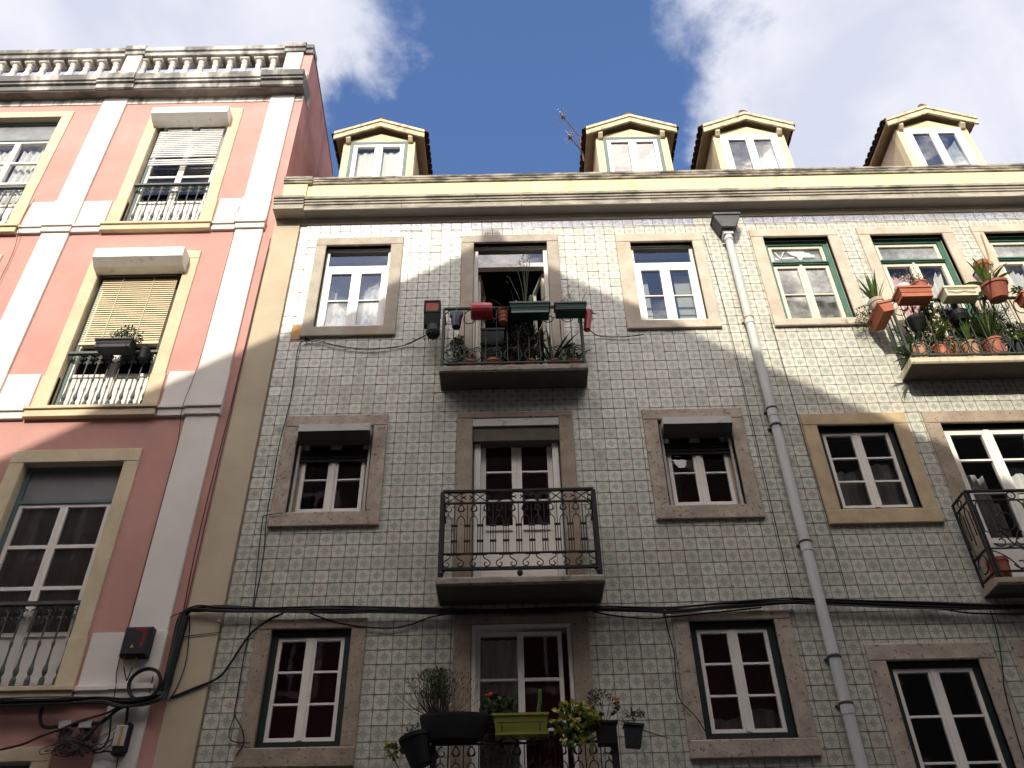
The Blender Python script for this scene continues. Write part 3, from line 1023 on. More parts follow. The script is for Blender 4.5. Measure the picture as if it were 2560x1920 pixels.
# venetian blind of the middle window
for i in range(30):
    z = 9.745 - i * 0.0372
    b = MB()
    b.prism_x([(0.050, z), (0.040, z - 0.017), (0.037, z - 0.0335), (0.040, z - 0.0335), (0.043, z - 0.017), (0.053, z)], -5.335, -4.355)
    b.obj('blind_slat', 'blind_beige', wA1)
b = MB()
for xx_ in (-5.07, -4.66):
    b.tube([(xx_, 0.034, 9.76), (xx_, 0.034, 8.64)], 0.006, 5)
b.obj('blind_cord', 'plastic_cream', wA1)
box('blind_rail', 'blind_beige', wA1, -5.34, -4.35, 0.03, 0.066, 8.60, 8.625)
box('blind_head', 'shutter_dark', wA1, -5.36, -4.33, 0.0, 0.075, 9.76, 9.90)

# ------------------------------------------------------------------ the tiled building
tb = thing('tiled_building', (2.4, 0, 0), 'building faced with green star patterned tiles under a yellow parapet and dormers', 'building')
# name: opening x0,x1,z0,z1 ; outer x0,x1,z0,z1
WN = {
    'T1': (-2.445, -1.57, 8.765, 10.248, -2.585, -1.41, 8.61, 10.395),
    'T2': (-0.455, 0.53, 7.84, 10.243, -0.618, 0.682, 7.84, 10.385),
    'T3': (1.65, 2.488, 8.765, 10.20, 1.46, 2.63, 8.63, 10.355),
    'T4': (3.45, 4.33, 8.74, 10.247, 3.285, 4.475, 8.628, 10.385),
    'T5': (4.895, 5.878, 7.84, 10.246, 4.742, 6.034, 7.84, 10.398),
    'T6': (6.444, 7.33, 7.84, 10.25, 6.29, 7.48, 7.84, 10.39),
    'M1': (-2.41, -1.56, 6.14, 7.255, -2.57, -1.405, 5.972, 7.405),
    'M2': (-0.438, 0.54, 5.17, 7.325, -0.61, 0.697, 5.17, 7.40),
    'M3': (1.66, 2.478, 6.13, 7.255, 1.496, 2.63, 5.967, 7.395),
    'M4': (3.447, 4.319, 6.04, 7.13, 3.283, 4.475, 5.868, 7.291),
    'M5': (4.842, 5.88, 5.14, 7.128, 4.671, 6.05, 5.14, 7.289),
    'B1': (-2.35, -1.578, 3.77, 4.865, -2.50, -1.437, 3.60, 4.965),
    'B2': (-0.426, 0.537, 2.85, 4.878, -0.597, 0.706, 2.85, 4.99),
    'B3': (1.673, 2.497, 3.76, 4.866, 1.512, 2.66, 3.602, 4.955),
    'B4': (3.457, 4.33, 3.05, 4.436, 3.295, 4.49, 2.9, 4.60),
    'B5': (4.84, 5.72, 3.05, 4.44, 4.678, 5.88, 2.9, 4.61),
}
wb_ = wall_with_holes(-2.86, 10.5, -0.2, 11.45, 0.006, [w[:4] for w in WN.values()], 0.3)
wb_.obj('wall', 'grout', tb)
cbox('corner_strip', 'beige_plaster', tb, -3.212, -2.861, -0.02, 0.014, 0.0, 10.79, b=0.004)

# --- tiles: pitch, origin and jitter measured from the facade
TX, TZ = 0.1388, 0.1396
X0, ZB = -2.842, 4.367 - 8 * 0.1396
rows = range(0, 53)
cols = range(0, 76)


def inside(w, x0, x1, z0, z1):
    return x0 > w[4] - 0.004 and x1 < w[5] + 0.004 and z0 > w[6] - 0.004 and z1 < w[7] + 0.004


def px(p):
    d = Vector(p) - CAM
    z = d.dot(fw)
    return 1280 + FPX * d.dot(rt) / z, 960 - FPX * d.dot(up) / z, z


def tile_geo(b, x0, x1, z0, z1, R, uvr=(0, 0, 1, 1)):
    g, bv, y0 = 0.0013, 0.002, 0.0
    x0 += g
    x1 -= g
    z0 += g
    z1 -= g
    tx, tz = R.gauss(0, 0.0013), R.gauss(0, 0.0013)
    off = R.gauss(0, 0.0005)
    f = lambda sx, sz: y0 + off + sx * tx + sz * tz
    A = [(x0 + bv, f(-1, -1), z0 + bv), (x1 - bv, f(1, -1), z0 + bv), (x1 - bv, f(1, 1), z1 - bv), (x0 + bv, f(-1, 1), z1 - bv)]
    B = [(x0, 0.0075, z0), (x1, 0.0075, z0), (x1, 0.0075, z1), (x0, 0.0075, z1)]
    t = (R.random(), R.random())
    u0, v0, u1, v1 = uvr
    U = [(u0, v0), (u1, v0), (u1, v1), (u0, v1)]
    b.face(A, U, (t,) * 4 if False else t)
    for i in range(4):
        j = (i + 1) % 4
        b.face((B[i], B[j], A[j], A[i]), [U[i], U[j], U[j], U[i]], t)


R = random.Random(3)
cells = []
for r in rows:
    z0 = ZB + r * TZ
    z1 = z0 + TZ
    if z0 > 10.52:
        continue
    z1 = min(z1, 10.535)
    for c in cols:
        x0 = X0 + c * TX
        x1 = x0 + TX
        if any(inside(w, x0, x1, z0, z1) for w in WN.values()):
            continue
        if -2.75 < (x0 + x1) / 2 < -2.57 and 8.57 < (z0 + z1) / 2 < 8.86 and x1 > -2.69:
            continue
        X, Y, D = px(((x0 + x1) / 2, 0, (z0 + z1) / 2))
        vis = 0 < X < 2560 and 0 < Y < 1915
        cells.append((vis, D, x0, x1, z0, z1))
order = sorted(range(len(cells)), key=lambda i: (not cells[i][0], cells[i][1]))
chosen = set(order[:298])
protos = []
for i in range(10):
    b = MB()
    tile_geo(b, 0, TX, 0, TZ, R)
    protos.append(b)
bulk = MB()
pm = []
for i, (vis, D, x0, x1, z0, z1) in enumerate(cells):
    if i in chosen:
        kx = R.randrange(10)
        if len(pm) <= 9 and kx >= len(pm):
            kx = len(pm)
            b = protos[kx]
            b.v = [p + Vector((x0, 0, z0)) for p in b.v]
            pm.append(b.obj('tile', 'star_tile', tb))
            continue
        kx = min(kx, len(pm) - 1)
        w = WLOC[pm[kx].name]
        dup(pm[kx], tb, (x0 + TX / 2 - w.x, 0, z0 + 0.0013 - w.z))
    else:
        fr_ = (z1 - z0) / TZ
        tile_geo(bulk, x0, x1, z0, z1, R, (0, 0, 1, fr_))
o = bulk.obj('tile', 'star_tile', tb)
o['kind'] = 'stuff'
# blue border course
bp = None
xx_ = -2.852
while xx_ < 7.7:
    if 2.50 < xx_ < 3.16:
        b = MB()
        tile_geo(b, xx_, xx_ + TX, 10.537, 10.675, R)
        b.obj('tile', 'star_tile', tb)
    elif bp is None:
        b = MB()
        tile_geo(b, xx_, xx_ + TX, 10.537, 10.675, R)
        bp = b.obj('border_tile', 'border_tile', tb)
    else:
        dup(bp, tb, (xx_ + TX / 2 - WLOC[bp.name].x, 0, 0))
    xx_ += TX
box('bare_patch', 'bare_mortar', tb, -2.705, -2.588, 0.002, 0.0055, 8.60, 8.842)

# --- cornice, parapet and coping (a shallow break at the corner pier)
box('fascia', 'cream_fascia', tb, -2.857, 10.5, -0.018, 0.0055, 10.678, 10.788)


def tcorn(x0, x1, d):
    b = MB()
    b.prism_x([(0.25, 10.79), (-0.185 - d, 10.79), (-0.185 - d, 10.875), (-0.20 - d, 10.885), (-0.20 - d, 10.915), (-0.215 - d, 10.925), (-0.215 - d, 10.955), (-0.235 - d, 10.965), (-0.24 - d, 11.005), (-0.22 - d, 11.015), (0.25, 11.04)], x0, x1)
    return b.obj('cornice', 'aged_moulding', tb)


tcorn(-3.215, -2.80, 0.03)
xs_ = [-2.80, -1.45, 0.2, 2.0, 3.9, 5.6, 7.3, 10.5]
for i in range(len(xs_) - 1):
    tcorn(xs_[i] + 0.002, xs_[i + 1] - 0.002, 0.0)
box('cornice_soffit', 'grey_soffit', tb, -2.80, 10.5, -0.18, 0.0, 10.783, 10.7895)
cbox('parapet', 'yellow_plaster', tb, -2.86, 10.5, 0.0, 0.24, 11.03, 11.545, b=0.004)
cbox('parapet', 'yellow_plaster', tb, -3.205, -2.863, -0.03, 0.24, 11.03, 11.545, b=0.004)
for x0, x1, d in ((-3.21, -2.80, 0.03), (-2.798, 1.6, 0.0), (1.602, 6.4, 0.0), (6.402, 10.5, 0.0)):
    b = MB()
    b.prism_x([(0.3, 11.546), (-0.02 - d, 11.546), (-0.024 - d, 11.578), (-0.035 - d, 11.586), (-0.038 - d, 11.612), (-0.048 - d, 11.62), (-0.05 - d, 11.655), (-0.03 - d, 11.67), (0.3, 11.69)], x0, x1)
    b.obj('coping', 'coping_stone', tb)
b = MB()
b.prism_x([(0.31, 11.42), (6.5, 15.4), (6.5, 15.2), (0.31, 11.2)], PX + 0.002, 10.5)
b.obj('roof', 'roof_clay', tb)


# --- dormers
TILEP = None


def dormer(cx, green, curtained, dz=0.0):
    global TILEP
    y0 = 0.6
    W = 0.58
    zt = 13.345 + dz
    ap = 13.568 + dz
    b = MB()
    # front wall round the window, and the small gable above it
    x0, x1 = cx - 0.465, cx + 0.465
    b.box(cx - W, x0, y0, y0 + 0.14, 11.6, zt)
    b.box(x1, cx + W, y0, y0 + 0.14, 11.6, zt)
    b.prism_y([(cx - W, zt + 0.0005), (cx + W, zt + 0.0005), (cx, ap)], y0, y0 + 0.14)
    b.box(x0, x1, y0, y0 + 0.14, 11.6, 12.3)
    d = b.obj('dormer', 'yellow_plaster', tb)
    for sg in (-1, 1):
        xa = cx + sg * W
        xb = xa - sg * 0.1
        q = MB()
        q.prism_x([(y0 + 0.141, 11.6), (3.6, 13.0), (3.6, zt), (y0 + 0.141, zt)], min(xa, xb), max(xa, xb))
        q.obj('cheek', 'cheek_plaster', d)
    # roof slopes: eave at the sides, ridge along y
    ez, rz, ew_ = 13.47 + dz, 13.79 + dz, 0.72
    sl = (rz - ez) / ew_
    yf, yb = y0 - 0.10, 4.2
    for sg in (-1, 1):
        P = lambda u, y, t: (cx + sg * u, y, rz - sl * u + t)
        q = MB()
        A = [P(0, yf, 0), P(ew_, yf, 0), P(ew_, yb, 0), P(0, yb, 0)]
        B = [P(0, yf, -0.05), P(ew_, yf, -0.05), P(ew_, yb, -0.05), P(0, yb, -0.05)]
        q.face(A if sg > 0 else A[::-1])
        q.face(B[::-1] if sg > 0 else B)
        for i in range(4):
            j = (i + 1) % 4
            q.face((A[i], A[j], B[j], B[i]))
        q.obj('eave_board', 'dormer_soffit', d)
        q = MB()
        T = [P(0, yf - 0.01, 0.020), P(ew_ + 0.035, yf - 0.01, 0.020), P(ew_ + 0.035, yb, 0.012), P(0, yb, 0.012)]
        U = [P(0, yf - 0.01, 0.045), P(ew_ + 0.035, yf - 0.01, 0.045), P(ew_ + 0.035, yb, 0.045), P(0, yb, 0.045)]
        q.face(U if sg > 0 else U[::-1])
        for i in range(4):
            j = (i + 1) % 4
            q.face((T[i], T[j], U[j], U[i]))
        q.obj('tile_bed', 'roof_clay', d)
        # barge board: a two step moulding along the gable
        for (t0, t1, yy) in ((-0.155, -0.045, yf - 0.012), (-0.043, 0.018, yf - 0.03)):
            q = MB()
            a0, a1 = (cx, rz + t0 + 0.0), (cx + sg * (ew_ + 0.015), ez + t0 - 0.005)
            b0, b1 = (cx, rz + t1), (cx + sg * (ew_ + 0.015), ez + t1 - 0.005)
            poly = [a0, a1, b1, b0]
            if sg < 0:
                poly = poly[::-1]
            q.prism_y(poly, yy, yf + 0.02)
            q.obj('barge_board', 'dormer_board', d)
        # corbel under the eave
        xc = cx + sg * 0.505
        q = MB()
        q.prism_x([(y0, 13.43 + dz), (y0, 13.29 + dz), (y0 - 0.04, 13.30 + dz), (y0 - 0.085, 13.36 + dz), (y0 - 0.085, 13.43 + dz)], xc - 0.035, xc + 0.035)
        q.obj('corbel', 'dormer_board', d)
    # barrel tiles down both eaves
    ny = 18
    for sg in (-1, 1):
        for j in range(ny):
            for c_ in range(2):
                u0 = ew_ - 0.235 * (c_ + 1) + 0.055
                if TILEP is None:
                    q = MB()
                    L = 0.27
                    n = 6
                    for a in range(n):
                        t0, t1 = math.pi * a / n, math.pi * (a + 1) / n
                        f = lambda th, u: (u, 0.062 * math.cos(th), 0.036 * math.sin(th) + 0.02 - u * 0.10)
                        q.face((f(t0, 0), f(t0, L), f(t1, L), f(t1, 0)))
                        g_ = lambda th, u: (u, 0.05 * math.cos(th), 0.026 * math.sin(th) + 0.02 - u * 0.10)
                        q.face((f(t0, L), g_(t0, L), g_(t1, L), f(t1, L)))
                    TILEP = q
                q = TILEP
                me = bpy.data.meshes.get('roof_tile_%d' % sg) if False else None
                key = 'rt%d' % sg
                if key not in PROTO:
                    e = MB()
                    an = math.atan(sl)
                    M = Matrix.Rotation(an, 4, 'Y')
                    if sg < 0:
                        M = Matrix.Scale(-1, 4, (1, 0, 0)) @ M
                    e.v = [M @ p for p in q.v]
                    e.f, e.m, e.uv, e.tint = list(q.f), list(q.m), list(q.uv), list(q.tint)
                    pos = Vector((cx + sg * u0, yf + 0.08 + 0.126 * j, rz - sl * u0 + 0.05))
                    e.v = [p + pos for p in e.v]
                    ob = e.obj('roof_tile', 'roof_clay', d)
                    PROTO[key] = (ob, pos)
                else:
                    ob, p0 = PROTO[key]
                    pos = Vector((cx + sg * u0, yf + 0.08 + 0.126 * j, rz - sl * u0 + 0.05 + random.uniform(-0.006, 0.006)))
                    dup(ob, d, pos - p0)
    # ridge tiles
    q = MB()
    for j in range(8):
        y = yf + 0.02 + j * 0.33
        q.tube([(cx, y, rz + 0.045), (cx, y + 0.35, rz + 0.06)], 0.085, 10, r1=0.07)
    q.obj('ridge', 'roof_clay', d)
    # window
    fr_ = MB()
    fm = 'blue_green_wood' if green else 'white_pvc'
    frame(fr_, x0, x1, 12.3, zt - 0.002, y0 - 0.012, y0 + 0.08, 0.055)
    fr_.obj('window_frame', fm, d)
    for xa, xb in ((x0 + 0.057, cx - 0.001), (cx + 0.001, x1 - 0.057)):
        sash(d, xa, xb, 12.36, zt - 0.059, y0 - 0.004, 0.062, (), 'white_pvc', 'glass' if curtained else 'glass_mirror')
    room(d, x0, x1, 12.35, zt, y0 + 0.15, 'room_dark', 1.4, 0.0, -0.005)
    if curtained == 1:
        for xa, xb, sd in ((x0 + 0.06, cx - 0.03, 11), (cx + 0.03, x1 - 0.06, 12)):
            curtain(d, xa, xb, 12.35, zt - 0.16, y0 + 0.09, 'curtain_white', 3, 0.01, seed=sd)
    else:
        curtain(d, cx + 0.12, x1 - 0.05, 12.35, zt - 0.28, y0 + 0.1, 'curtain_white', 3, 0.02, top=lambda s_: 0.35 * (s_ - 0.6), seed=5)
    return d


PROTO = {}
dormer(-2.05, True, 1)
dormer(2.05, True, 0)
dormer(3.955, False, 0)
dormer(6.965, False, 0, 0.07)

# --- windows of the tiled facade


def opening(name, mt, sill=True, depth=0.30, rev=True):
    w = WN[name]
    return w[:4], w[4:]


def base_window(name, fmat, y0, y1, w, stone, sill=True, wt=None, wb=None):
    o, q = WN[name][:4], WN[name][4:]
    b = MB()
    frame(b, o[0] + 0.004, o[1] - 0.004, o[2] + 0.003, o[3] - 0.004, y0, y1, w, wt, wb)
    win = b.obj('window', fmat, tb)
    surround(win, q[0], q[1], q[2], q[3], o[0], o[1], o[2], o[3], stone, sill=sill)
    reveal(win, o[0], o[1], o[2], o[3], 0.0605, 0.31, stone, 0.0035)
    return win


def transom_window(name, stone, folds):
    o = WN[name]
    win = base_window(name, 'white_pvc', 0.075, 0.145, 0.038, stone, wt=0.03)
    x0, x1, z0, z1 = o[0] + 0.043, o[1] - 0.043, o[2] + 0.042, o[3] - 0.035
    zt = z1 - 0.29
    box('transom_bar', 'white_pvc', win, x0, x1, 0.066, 0.145, zt - 0.07, zt)
    pane(win, x0, x1, zt, z1, 0.088, 'glass_mirror')
    mid = (x0 + x1) / 2
    for xa, xb in ((x0, mid - 0.001), (mid + 0.001, x1)):
        sash(win, xa, xb, z0, zt - 0.071, 0.07, 0.062, (0.47,), 'white_pvc', 'glass_mirror', bw=0.016)
    room(win, x0, x1, z0, z1)
    return win, x0, x1, z0, zt, mid


t1, x0, x1, z0, zt, mid = transom_window('T1', 'grey_limestone', 0)
curtain(t1, x0, mid - 0.03, z0, zt - 0.30, 0.24, 'curtain_white', 4, 0.02, top=lambda s_: -0.5 * s_ if s_ > 0.35 else 0.0, seed=21)  # curtains added to whiten the lower panes like reflected cloud
curtain(t1, mid + 0.02, x1, z0, zt - 0.12, 0.25, 'curtain_white', 5, 0.015, seed=22)
t3, x0, x1, z0, zt, mid = transom_window('T3', 'pale_limestone', 0)
for xa, xb in ((x0 + 0.02, x0 + 0.16), (x1 - 0.24, x1 - 0.02)):
    q = MB()
    q.box(xa, xb, 0.225, 0.25, z0, zt - 0.1)
    q.box(xa, xb, 0.21, 0.2249, z0 + 0.25, z0 + 0.29)
    q.box(xa, xb, 0.21, 0.2249, z0 + 0.62, z0 + 0.66)
    q.obj('inner_shutter', 'interior_cream', t3)

# the open balcony door of the upper middle flat
o = WN['T2']
t2 = base_window('T2', 'white_painted_wood', 0.08, 0.155, 0.05, 'grey_limestone', sill=False, wt=0.03)
x0, x1, z0, z1 = o[0] + 0.055, o[1] - 0.055, o[2] + 0.05, o[3] - 0.035
zt = z1 - 0.28
box('transom_bar', 'white_painted_wood', t2, x0, x1, 0.072, 0.155, zt - 0.07, zt)
pane(t2, x0, x1, zt, z1, 0.095, 'glass_mirror')
room(t2, x0, x1, z0, z1, 0.32, 'room_dark', 2.6, 0.5)
# leaves folded back into the room
for hx, an, sg in ((x1 - 0.01, rad(107), -1), (x0 + 0.01, rad(95), 1)):
    w_ = 0.42
    b = MB()
    frame(b, 0, w_, z0, zt - 0.075, -0.02, 0.02, 0.055, wb=0.5)
    b.box(0.055, w_ - 0.055, -0.015, 0.015, 9.0, 9.03)
    M = Matrix.Translation((hx, 0.205, 0)) @ Matrix.Rotation(an if sg < 0 else rad(83), 4, 'Z')
    b.xf(M)
    b.obj('open_leaf', 'peeling_cream_wood', t2)
    q = MB()
    q.face(((0.055, 0, z0 + 0.5), (w_ - 0.055, 0, z0 + 0.5), (w_ - 0.055, 0, zt - 0.13), (0.055, 0, zt - 0.13)))
    q.xf(M)
    q.obj('pane', 'glass', t2)

# green windows with paper in the fanlight, dirty panes or curtains behind


def green_window(name, stone, sill, glass, style):
    o = WN[name]
    win = base_window(name, 'green_wood', 0.075, 0.15, 0.062, stone, sill=sill, wt=0.075)
    x0, x1, z0, z1 = o[0] + 0.067, o[1] - 0.067, o[2] + 0.06, o[3] - 0.08
    if not sill:
        z0 = o[2] + 0.01
    zt = z1 - 0.335
    b = MB()
    b.box(x0, x1, 0.07, 0.15, zt - 0.03, zt)
    b.box(x0, x1, 0.055, 0.0695, zt - 0.012, zt + 0.008)
    b.obj('transom_bar', 'green_wood', win)
    sash(win, x0 + 0.003, x1 - 0.003, zt + 0.003, z1 - 0.003, 0.095, 0.045, (), 'peeling_cream_wood', 'glass_dirty' if style != 'T4' else 'glass')
    mid = (x0 + x1) / 2
    top = zt - 0.033
    for xa, xb in ((x0 + 0.002, mid - 0.001), (mid + 0.001, x1 - 0.002)):
        if sill:
            sash(win, xa, xb, z0, top, 0.095, 0.05, (0.48,), 'peeling_cream_wood', glass, bw=0.018, wb=0.035)
        else:
            sash(win, xa, xb, z0, top, 0.095, 0.055, (0.5,), 'peeling_cream_wood', glass, bw=0.018, panel=0.55)
    box('astragal', 'peeling_cream_wood', win, mid - 0.018, mid + 0.018, 0.08, 0.0945, z0, top + 0.012)
    room(win, x0, x1, z0, z1, 0.32)
    return win, x0, x1, z0, z1, zt, mid


t4, x0, x1, z0, z1, zt, mid = green_window('T4', 'pale_limestone', True, 'glass_dirty', 'T4')
# torn paper behind the fanlight glass
b = MB()
yp = 0.128
poly = [(3.78, 10.09), (3.80, 10.13), (3.90, 10.155), (4.0, 10.145), (4.02, 10.11), (4.01, 10.075), (4.07, 10.07), (4.10, 10.03), (4.13, 10.03), (4.14, 9.99), (4.05, 9.985), (3.97, 9.99), (3.955, 9.945), (3.93, 9.93), (3.905, 9.95), (3.90, 10.0), (3.84, 10.03)]
b.prism_y(poly, yp, yp + 0.003)
for pl in ([(3.60, 10.11), (3.745, 10.11), (3.74, 10.095), (3.61, 10.095)], [(3.60, 10.105), (3.665, 9.975), (3.68, 9.985), (3.615, 10.11)], [(3.665, 9.965), (3.685, 9.985), (3.75, 10.105), (3.735, 10.112)], [(3.68, 9.985), (3.80, 9.995), (3.86, 9.99), (3.86, 9.975), (3.70, 9.965)], [(3.60, 9.99), (3.645, 9.96), (3.655, 9.945), (3.60, 9.95)]):
    b.prism_y(pl, yp + 0.0005, yp + 0.0035)
b.obj('torn_paper', 'paper', t4)
q = MB()
q.box(x0, x1, 0.16, 0.17, zt - 0.02, z1 + 0.02)
q.obj('fanlight_board', 'grey_board', t4)
t5, x0, x1, z0, z1, zt, mid = green_window('T5', 'pale_limestone', False, 'glass', 'T5')
curtain(t5, x0 + 0.03, mid - 0.03, 8.6, 9.70, 0.20, 'curtain_pink', 4, 0.02, top=lambda s_: -0.05 * math.sin(s_ * 3.1), seed=31)
curtain(t5, mid + 0.02, x1 - 0.03, 9.05, 9.72, 0.20, 'curtain_white', 5, 0.025, top=lambda s_: -0.25 * max(0, math.sin(s_ * 3.14)) if s_ < 0.5 else -0.25 * max(0, 1 - (s_ - 0.5) * 4), pinch=0.35, seed=32)
t6, x0, x1, z0, z1, zt, mid = green_window('T6', 'pale_limestone', False, 'glass', 'T6')
curtain(t6, x0 + 0.03, x1 - 0.03, 8.4, 9.70, 0.20, 'curtain_white', 9, 0.025, top=lambda s_: -0.04 * abs(math.sin(s_ * 12)), seed=33)


# middle row: small windows under roller shutters
def shutter_window(name, stone):
    o = WN[name]
    win = base_window(name, 'white_pvc', 0.10, 0.16, 0.03, stone, wt=0.02, wb=0.06)
    x0, x1, z0, z1 = o[0] + 0.075, o[1] - 0.075, o[2] + 0.064, o[3] - 0.06
    mid = (x0 + x1) / 2
    for sg, xa, xb in ((0, x0, mid - 0.001), (1, mid + 0.001, x1)):
        sash(win, xa, xb, z0, z1, 0.085, 0.04, (0.40, 0.80), 'white_painted_wood', 'glass', bw=0.016, wl=0.055 if sg else 0.04, wr=0.04 if sg else 0.055)
    box('cover_strip', 'white_painted_wood', win, mid - 0.022, mid + 0.022, 0.072, 0.0848, z0 - 0.02, z1)
    for xa in (o[0] + 0.02, o[1] - 0.045):
        b = MB()
        b.box(xa, xa + 0.025, 0.03, 0.075, o[2] + 0.01, o[3] - 0.03)
        b.obj('guide_rail', 'shutter_grey', win)
    for xa, xb in ((o[0] + 0.046, x0 - 0.001), (x1 + 0.001, o[1] - 0.046)):
        box('frame_stile', 'beige_plaster', win, xa, xb, 0.095, 0.12, z0 - 0.06, z1 + 0.03)
    shutter_box(win, o[0] + 0.035, o[1] - 0.015, 7.10, 7.205, 0.15, 'shutter_grey', low=0.10)  # underside in a separate dark colour that stands for its shade
    for i in range(4):
        z = 6.985 - i * 0.042
        b = MB()
        b.prism_x([(0.065, z), (0.056, z - 0.008), (0.056, z - 0.034), (0.065, z - 0.041), (0.075, z - 0.02)], o[0] + 0.047, o[1] - 0.047)
        b.obj('shutter_slat', 'plastic_black', win)  # slats coloured black to stand for the shade below the box
    room(win, x0, x1, z0, z1, 0.32, 'room_red', 1.1)
    box('inner_reveal', 'room_dark', win, o[0] + 0.05, x0 + 0.12, 0.2, 0.3, z0, z1)
    return win


shutter_window('M1', 'mottled_limestone')
shutter_window('M3', 'mottled_limestone')
o = WN['M2']
m2 = base_window('M2', 'white_painted_wood', 0.14, 0.2, 0.035, 'limestone', sill=False)
shutter_box(m2, o[0] + 0.002, o[1] - 0.002, 7.21, 7.322, 0.024, 'shutter_grey', y1=0.05, low=0.0)
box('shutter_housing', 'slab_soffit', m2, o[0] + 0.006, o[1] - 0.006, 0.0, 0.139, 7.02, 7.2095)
x0, x1, z0, z1 = o[0] + 0.04, o[1] - 0.04, o[2] + 0.03, 7.10
mid = (x0 + x1) / 2
for xa, xb in ((x0 + 0.05, mid - 0.001), (mid + 0.001, x1 - 0.05)):
    sash(m2, xa, xb, z0, z1, 0.145, 0.055, (0.30, 0.66), 'white_painted_wood', 'glass', bw=0.02, panel=0.72)
for xa, xb in ((x0 - 0.02, x0 + 0.048), (x1 - 0.048, x1 + 0.02)):
    box('shutter_guide', 'shutter_white', m2, xa, xb, 0.06, 0.135, z0, 7.1)
room(m2, x0, x1, z0, z1, 0.32, 'room_red', 1.1)


def casement(name, stone, fw_, nb, roomm, y=0.035, sill=True, cur=None):
    """dark green frame, two white leaves of three panes"""
    o = WN[name]
    win = base_window(name, 'dark_green_wood', y, y + 0.11, fw_, stone, sill=sill)
    x0, x1, z0, z1 = o[0] + fw_ + 0.006, o[1] - fw_ - 0.006, o[2] + fw_ + 0.005, o[3] - fw_ - 0.006
    mid = (x0 + x1) / 2
    bars = [(i + 1) / nb for i in range(nb - 1)]
    for sg, xa, xb in ((0, x0, mid - 0.001), (1, mid + 0.001, x1)):
        sash(win, xa, xb, z0, z1, y + 0.012, 0.036, bars, 'white_painted_wood', 'glass', bw=0.02, wl=0.05 if sg else 0.036, wr=0.036 if sg else 0.05)
    box('cover_strip', 'white_painted_wood', win, mid - 0.024, mid + 0.024, y + 0.003, y + 0.0118, z0 + 0.01, z1 - 0.004)
    room(win, x0, x1, z0, z1, 0.32, roomm, 1.1 if roomm == 'room_red' else 2.6)
    if cur:
        curtain(win, x0, x1, z0, z0 + cur * (z1 - z0), 0.2, 'curtain_grey', 7, 0.015, top=lambda s_: -0.05 * math.sin(s_ * 6.2), seed=41)
    return win


casement('M4', 'ochre_limestone', 0.055, 3, 'room_dark', 0.05, cur=0.6)
casement('B1', 'limestone', 0.06, 3, 'room_red', 0.03)
casement('B3', 'mottled_limestone', 0.065, 3, 'room_red', 0.03, cur=0.22)
casement('B4', 'mottled_limestone', 0.055, 3, 'room_dark', 0.03)
casement('B5', 'mottled_limestone', 0.055, 3, 'room_dark', 0.03)
# balcony door on the right
o = WN['M5']
m5 = base_window('M5', 'dark_green_wood', 0.05, 0.15, 0.035, 'limestone', sill=False, wt=0.05)
x0, x1, z0, z1 = o[0] + 0.04, o[1] - 0.04, o[2] + 0.04, o[3] - 0.055
mid = (x0 + x1) / 2
for xa, xb in ((x0, mid - 0.001), (mid + 0.001, x1)):
    sash(m5, xa, xb, z0, z1, 0.06, 0.06, (0.42, 0.74), 'white_painted_wood', 'glass', bw=0.022, panel=0.42)
box('cover_strip', 'white_painted_wood', m5, mid - 0.03, mid + 0.03, 0.048, 0.0598, z0 + 0.01, z1 - 0.004)
room(m5, x0, x1, z0, z1, 0.32)
for xa, xb, sd in ((x0 + 0.05, mid - 0.17, 51), (mid + 0.06, x1 - 0.12, 52)):
    curtain(m5, xa, xb, z0 + 0.4, z1 - 0.50, 0.17, 'curtain_white', 4, 0.02, top=lambda s_: -0.06 * s_ + 0.02 * math.sin(s_ * 14), seed=sd)
    curtain(m5, xa, xb + 0.05, z0 + 0.4, z1 - 0.9, 0.16, 'curtain_grey', 4, 0.015, seed=sd + 4)
# white sliding door at the bottom
o = WN['B2']
b2 = base_window('B2', 'white_painted_wood', 0.0, 0.16, 0.035, 'limestone', sill=False)
x0, x1, z0, z1 = o[0] + 0.04, o[1] - 0.04, o[2] + 0.04, o[3] - 0.04
mid = (x0 + x1) / 2 - 0.02
sash(b2, x0, mid + 0.03, z0, z1, 0.085, 0.045, (0.42, 0.72), 'white_painted_wood', 'glass', bw=0.022, panel=0.3)
sash(b2, mid - 0.02, x1 - 0.055, z0, z1 - 0.03, 0.03, 0.04, (0.42, 0.72), 'white_painted_wood', 'glass', bw=0.03, panel=0.3, wl=0.06)
room(b2, x0, x1, z0, z1, 0.32, 'room_red', 1.1)
curtain(b2, x0 + 0.02, mid, z0 + 0.3, z1 - 0.06, 0.16, 'curtain_grey', 4, 0.01, seed=61)


# ------------------------------------------------------------------ balconies (slab = the part, ironwork = its pieces)
def slab(x0, x1, d, z0, z1, mt, under='slab_soffit'):
    b = MB()
    b.cbox(x0, x1, -d, -0.002, z0 + 0.004, z1, b=0.012, wob=0.008)
    o = b.obj('balcony', mt, tb)
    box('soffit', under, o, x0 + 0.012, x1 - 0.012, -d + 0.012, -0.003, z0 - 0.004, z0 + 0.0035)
    return o


def tubes(name, parent, paths, r, y, mt, n=5):
    o = []
    for p in paths:
        b = MB()
        b.tube([(q[0], y, q[1]) for q in p], r, n)
        o.append(b.obj(name, mt, parent))
    return o


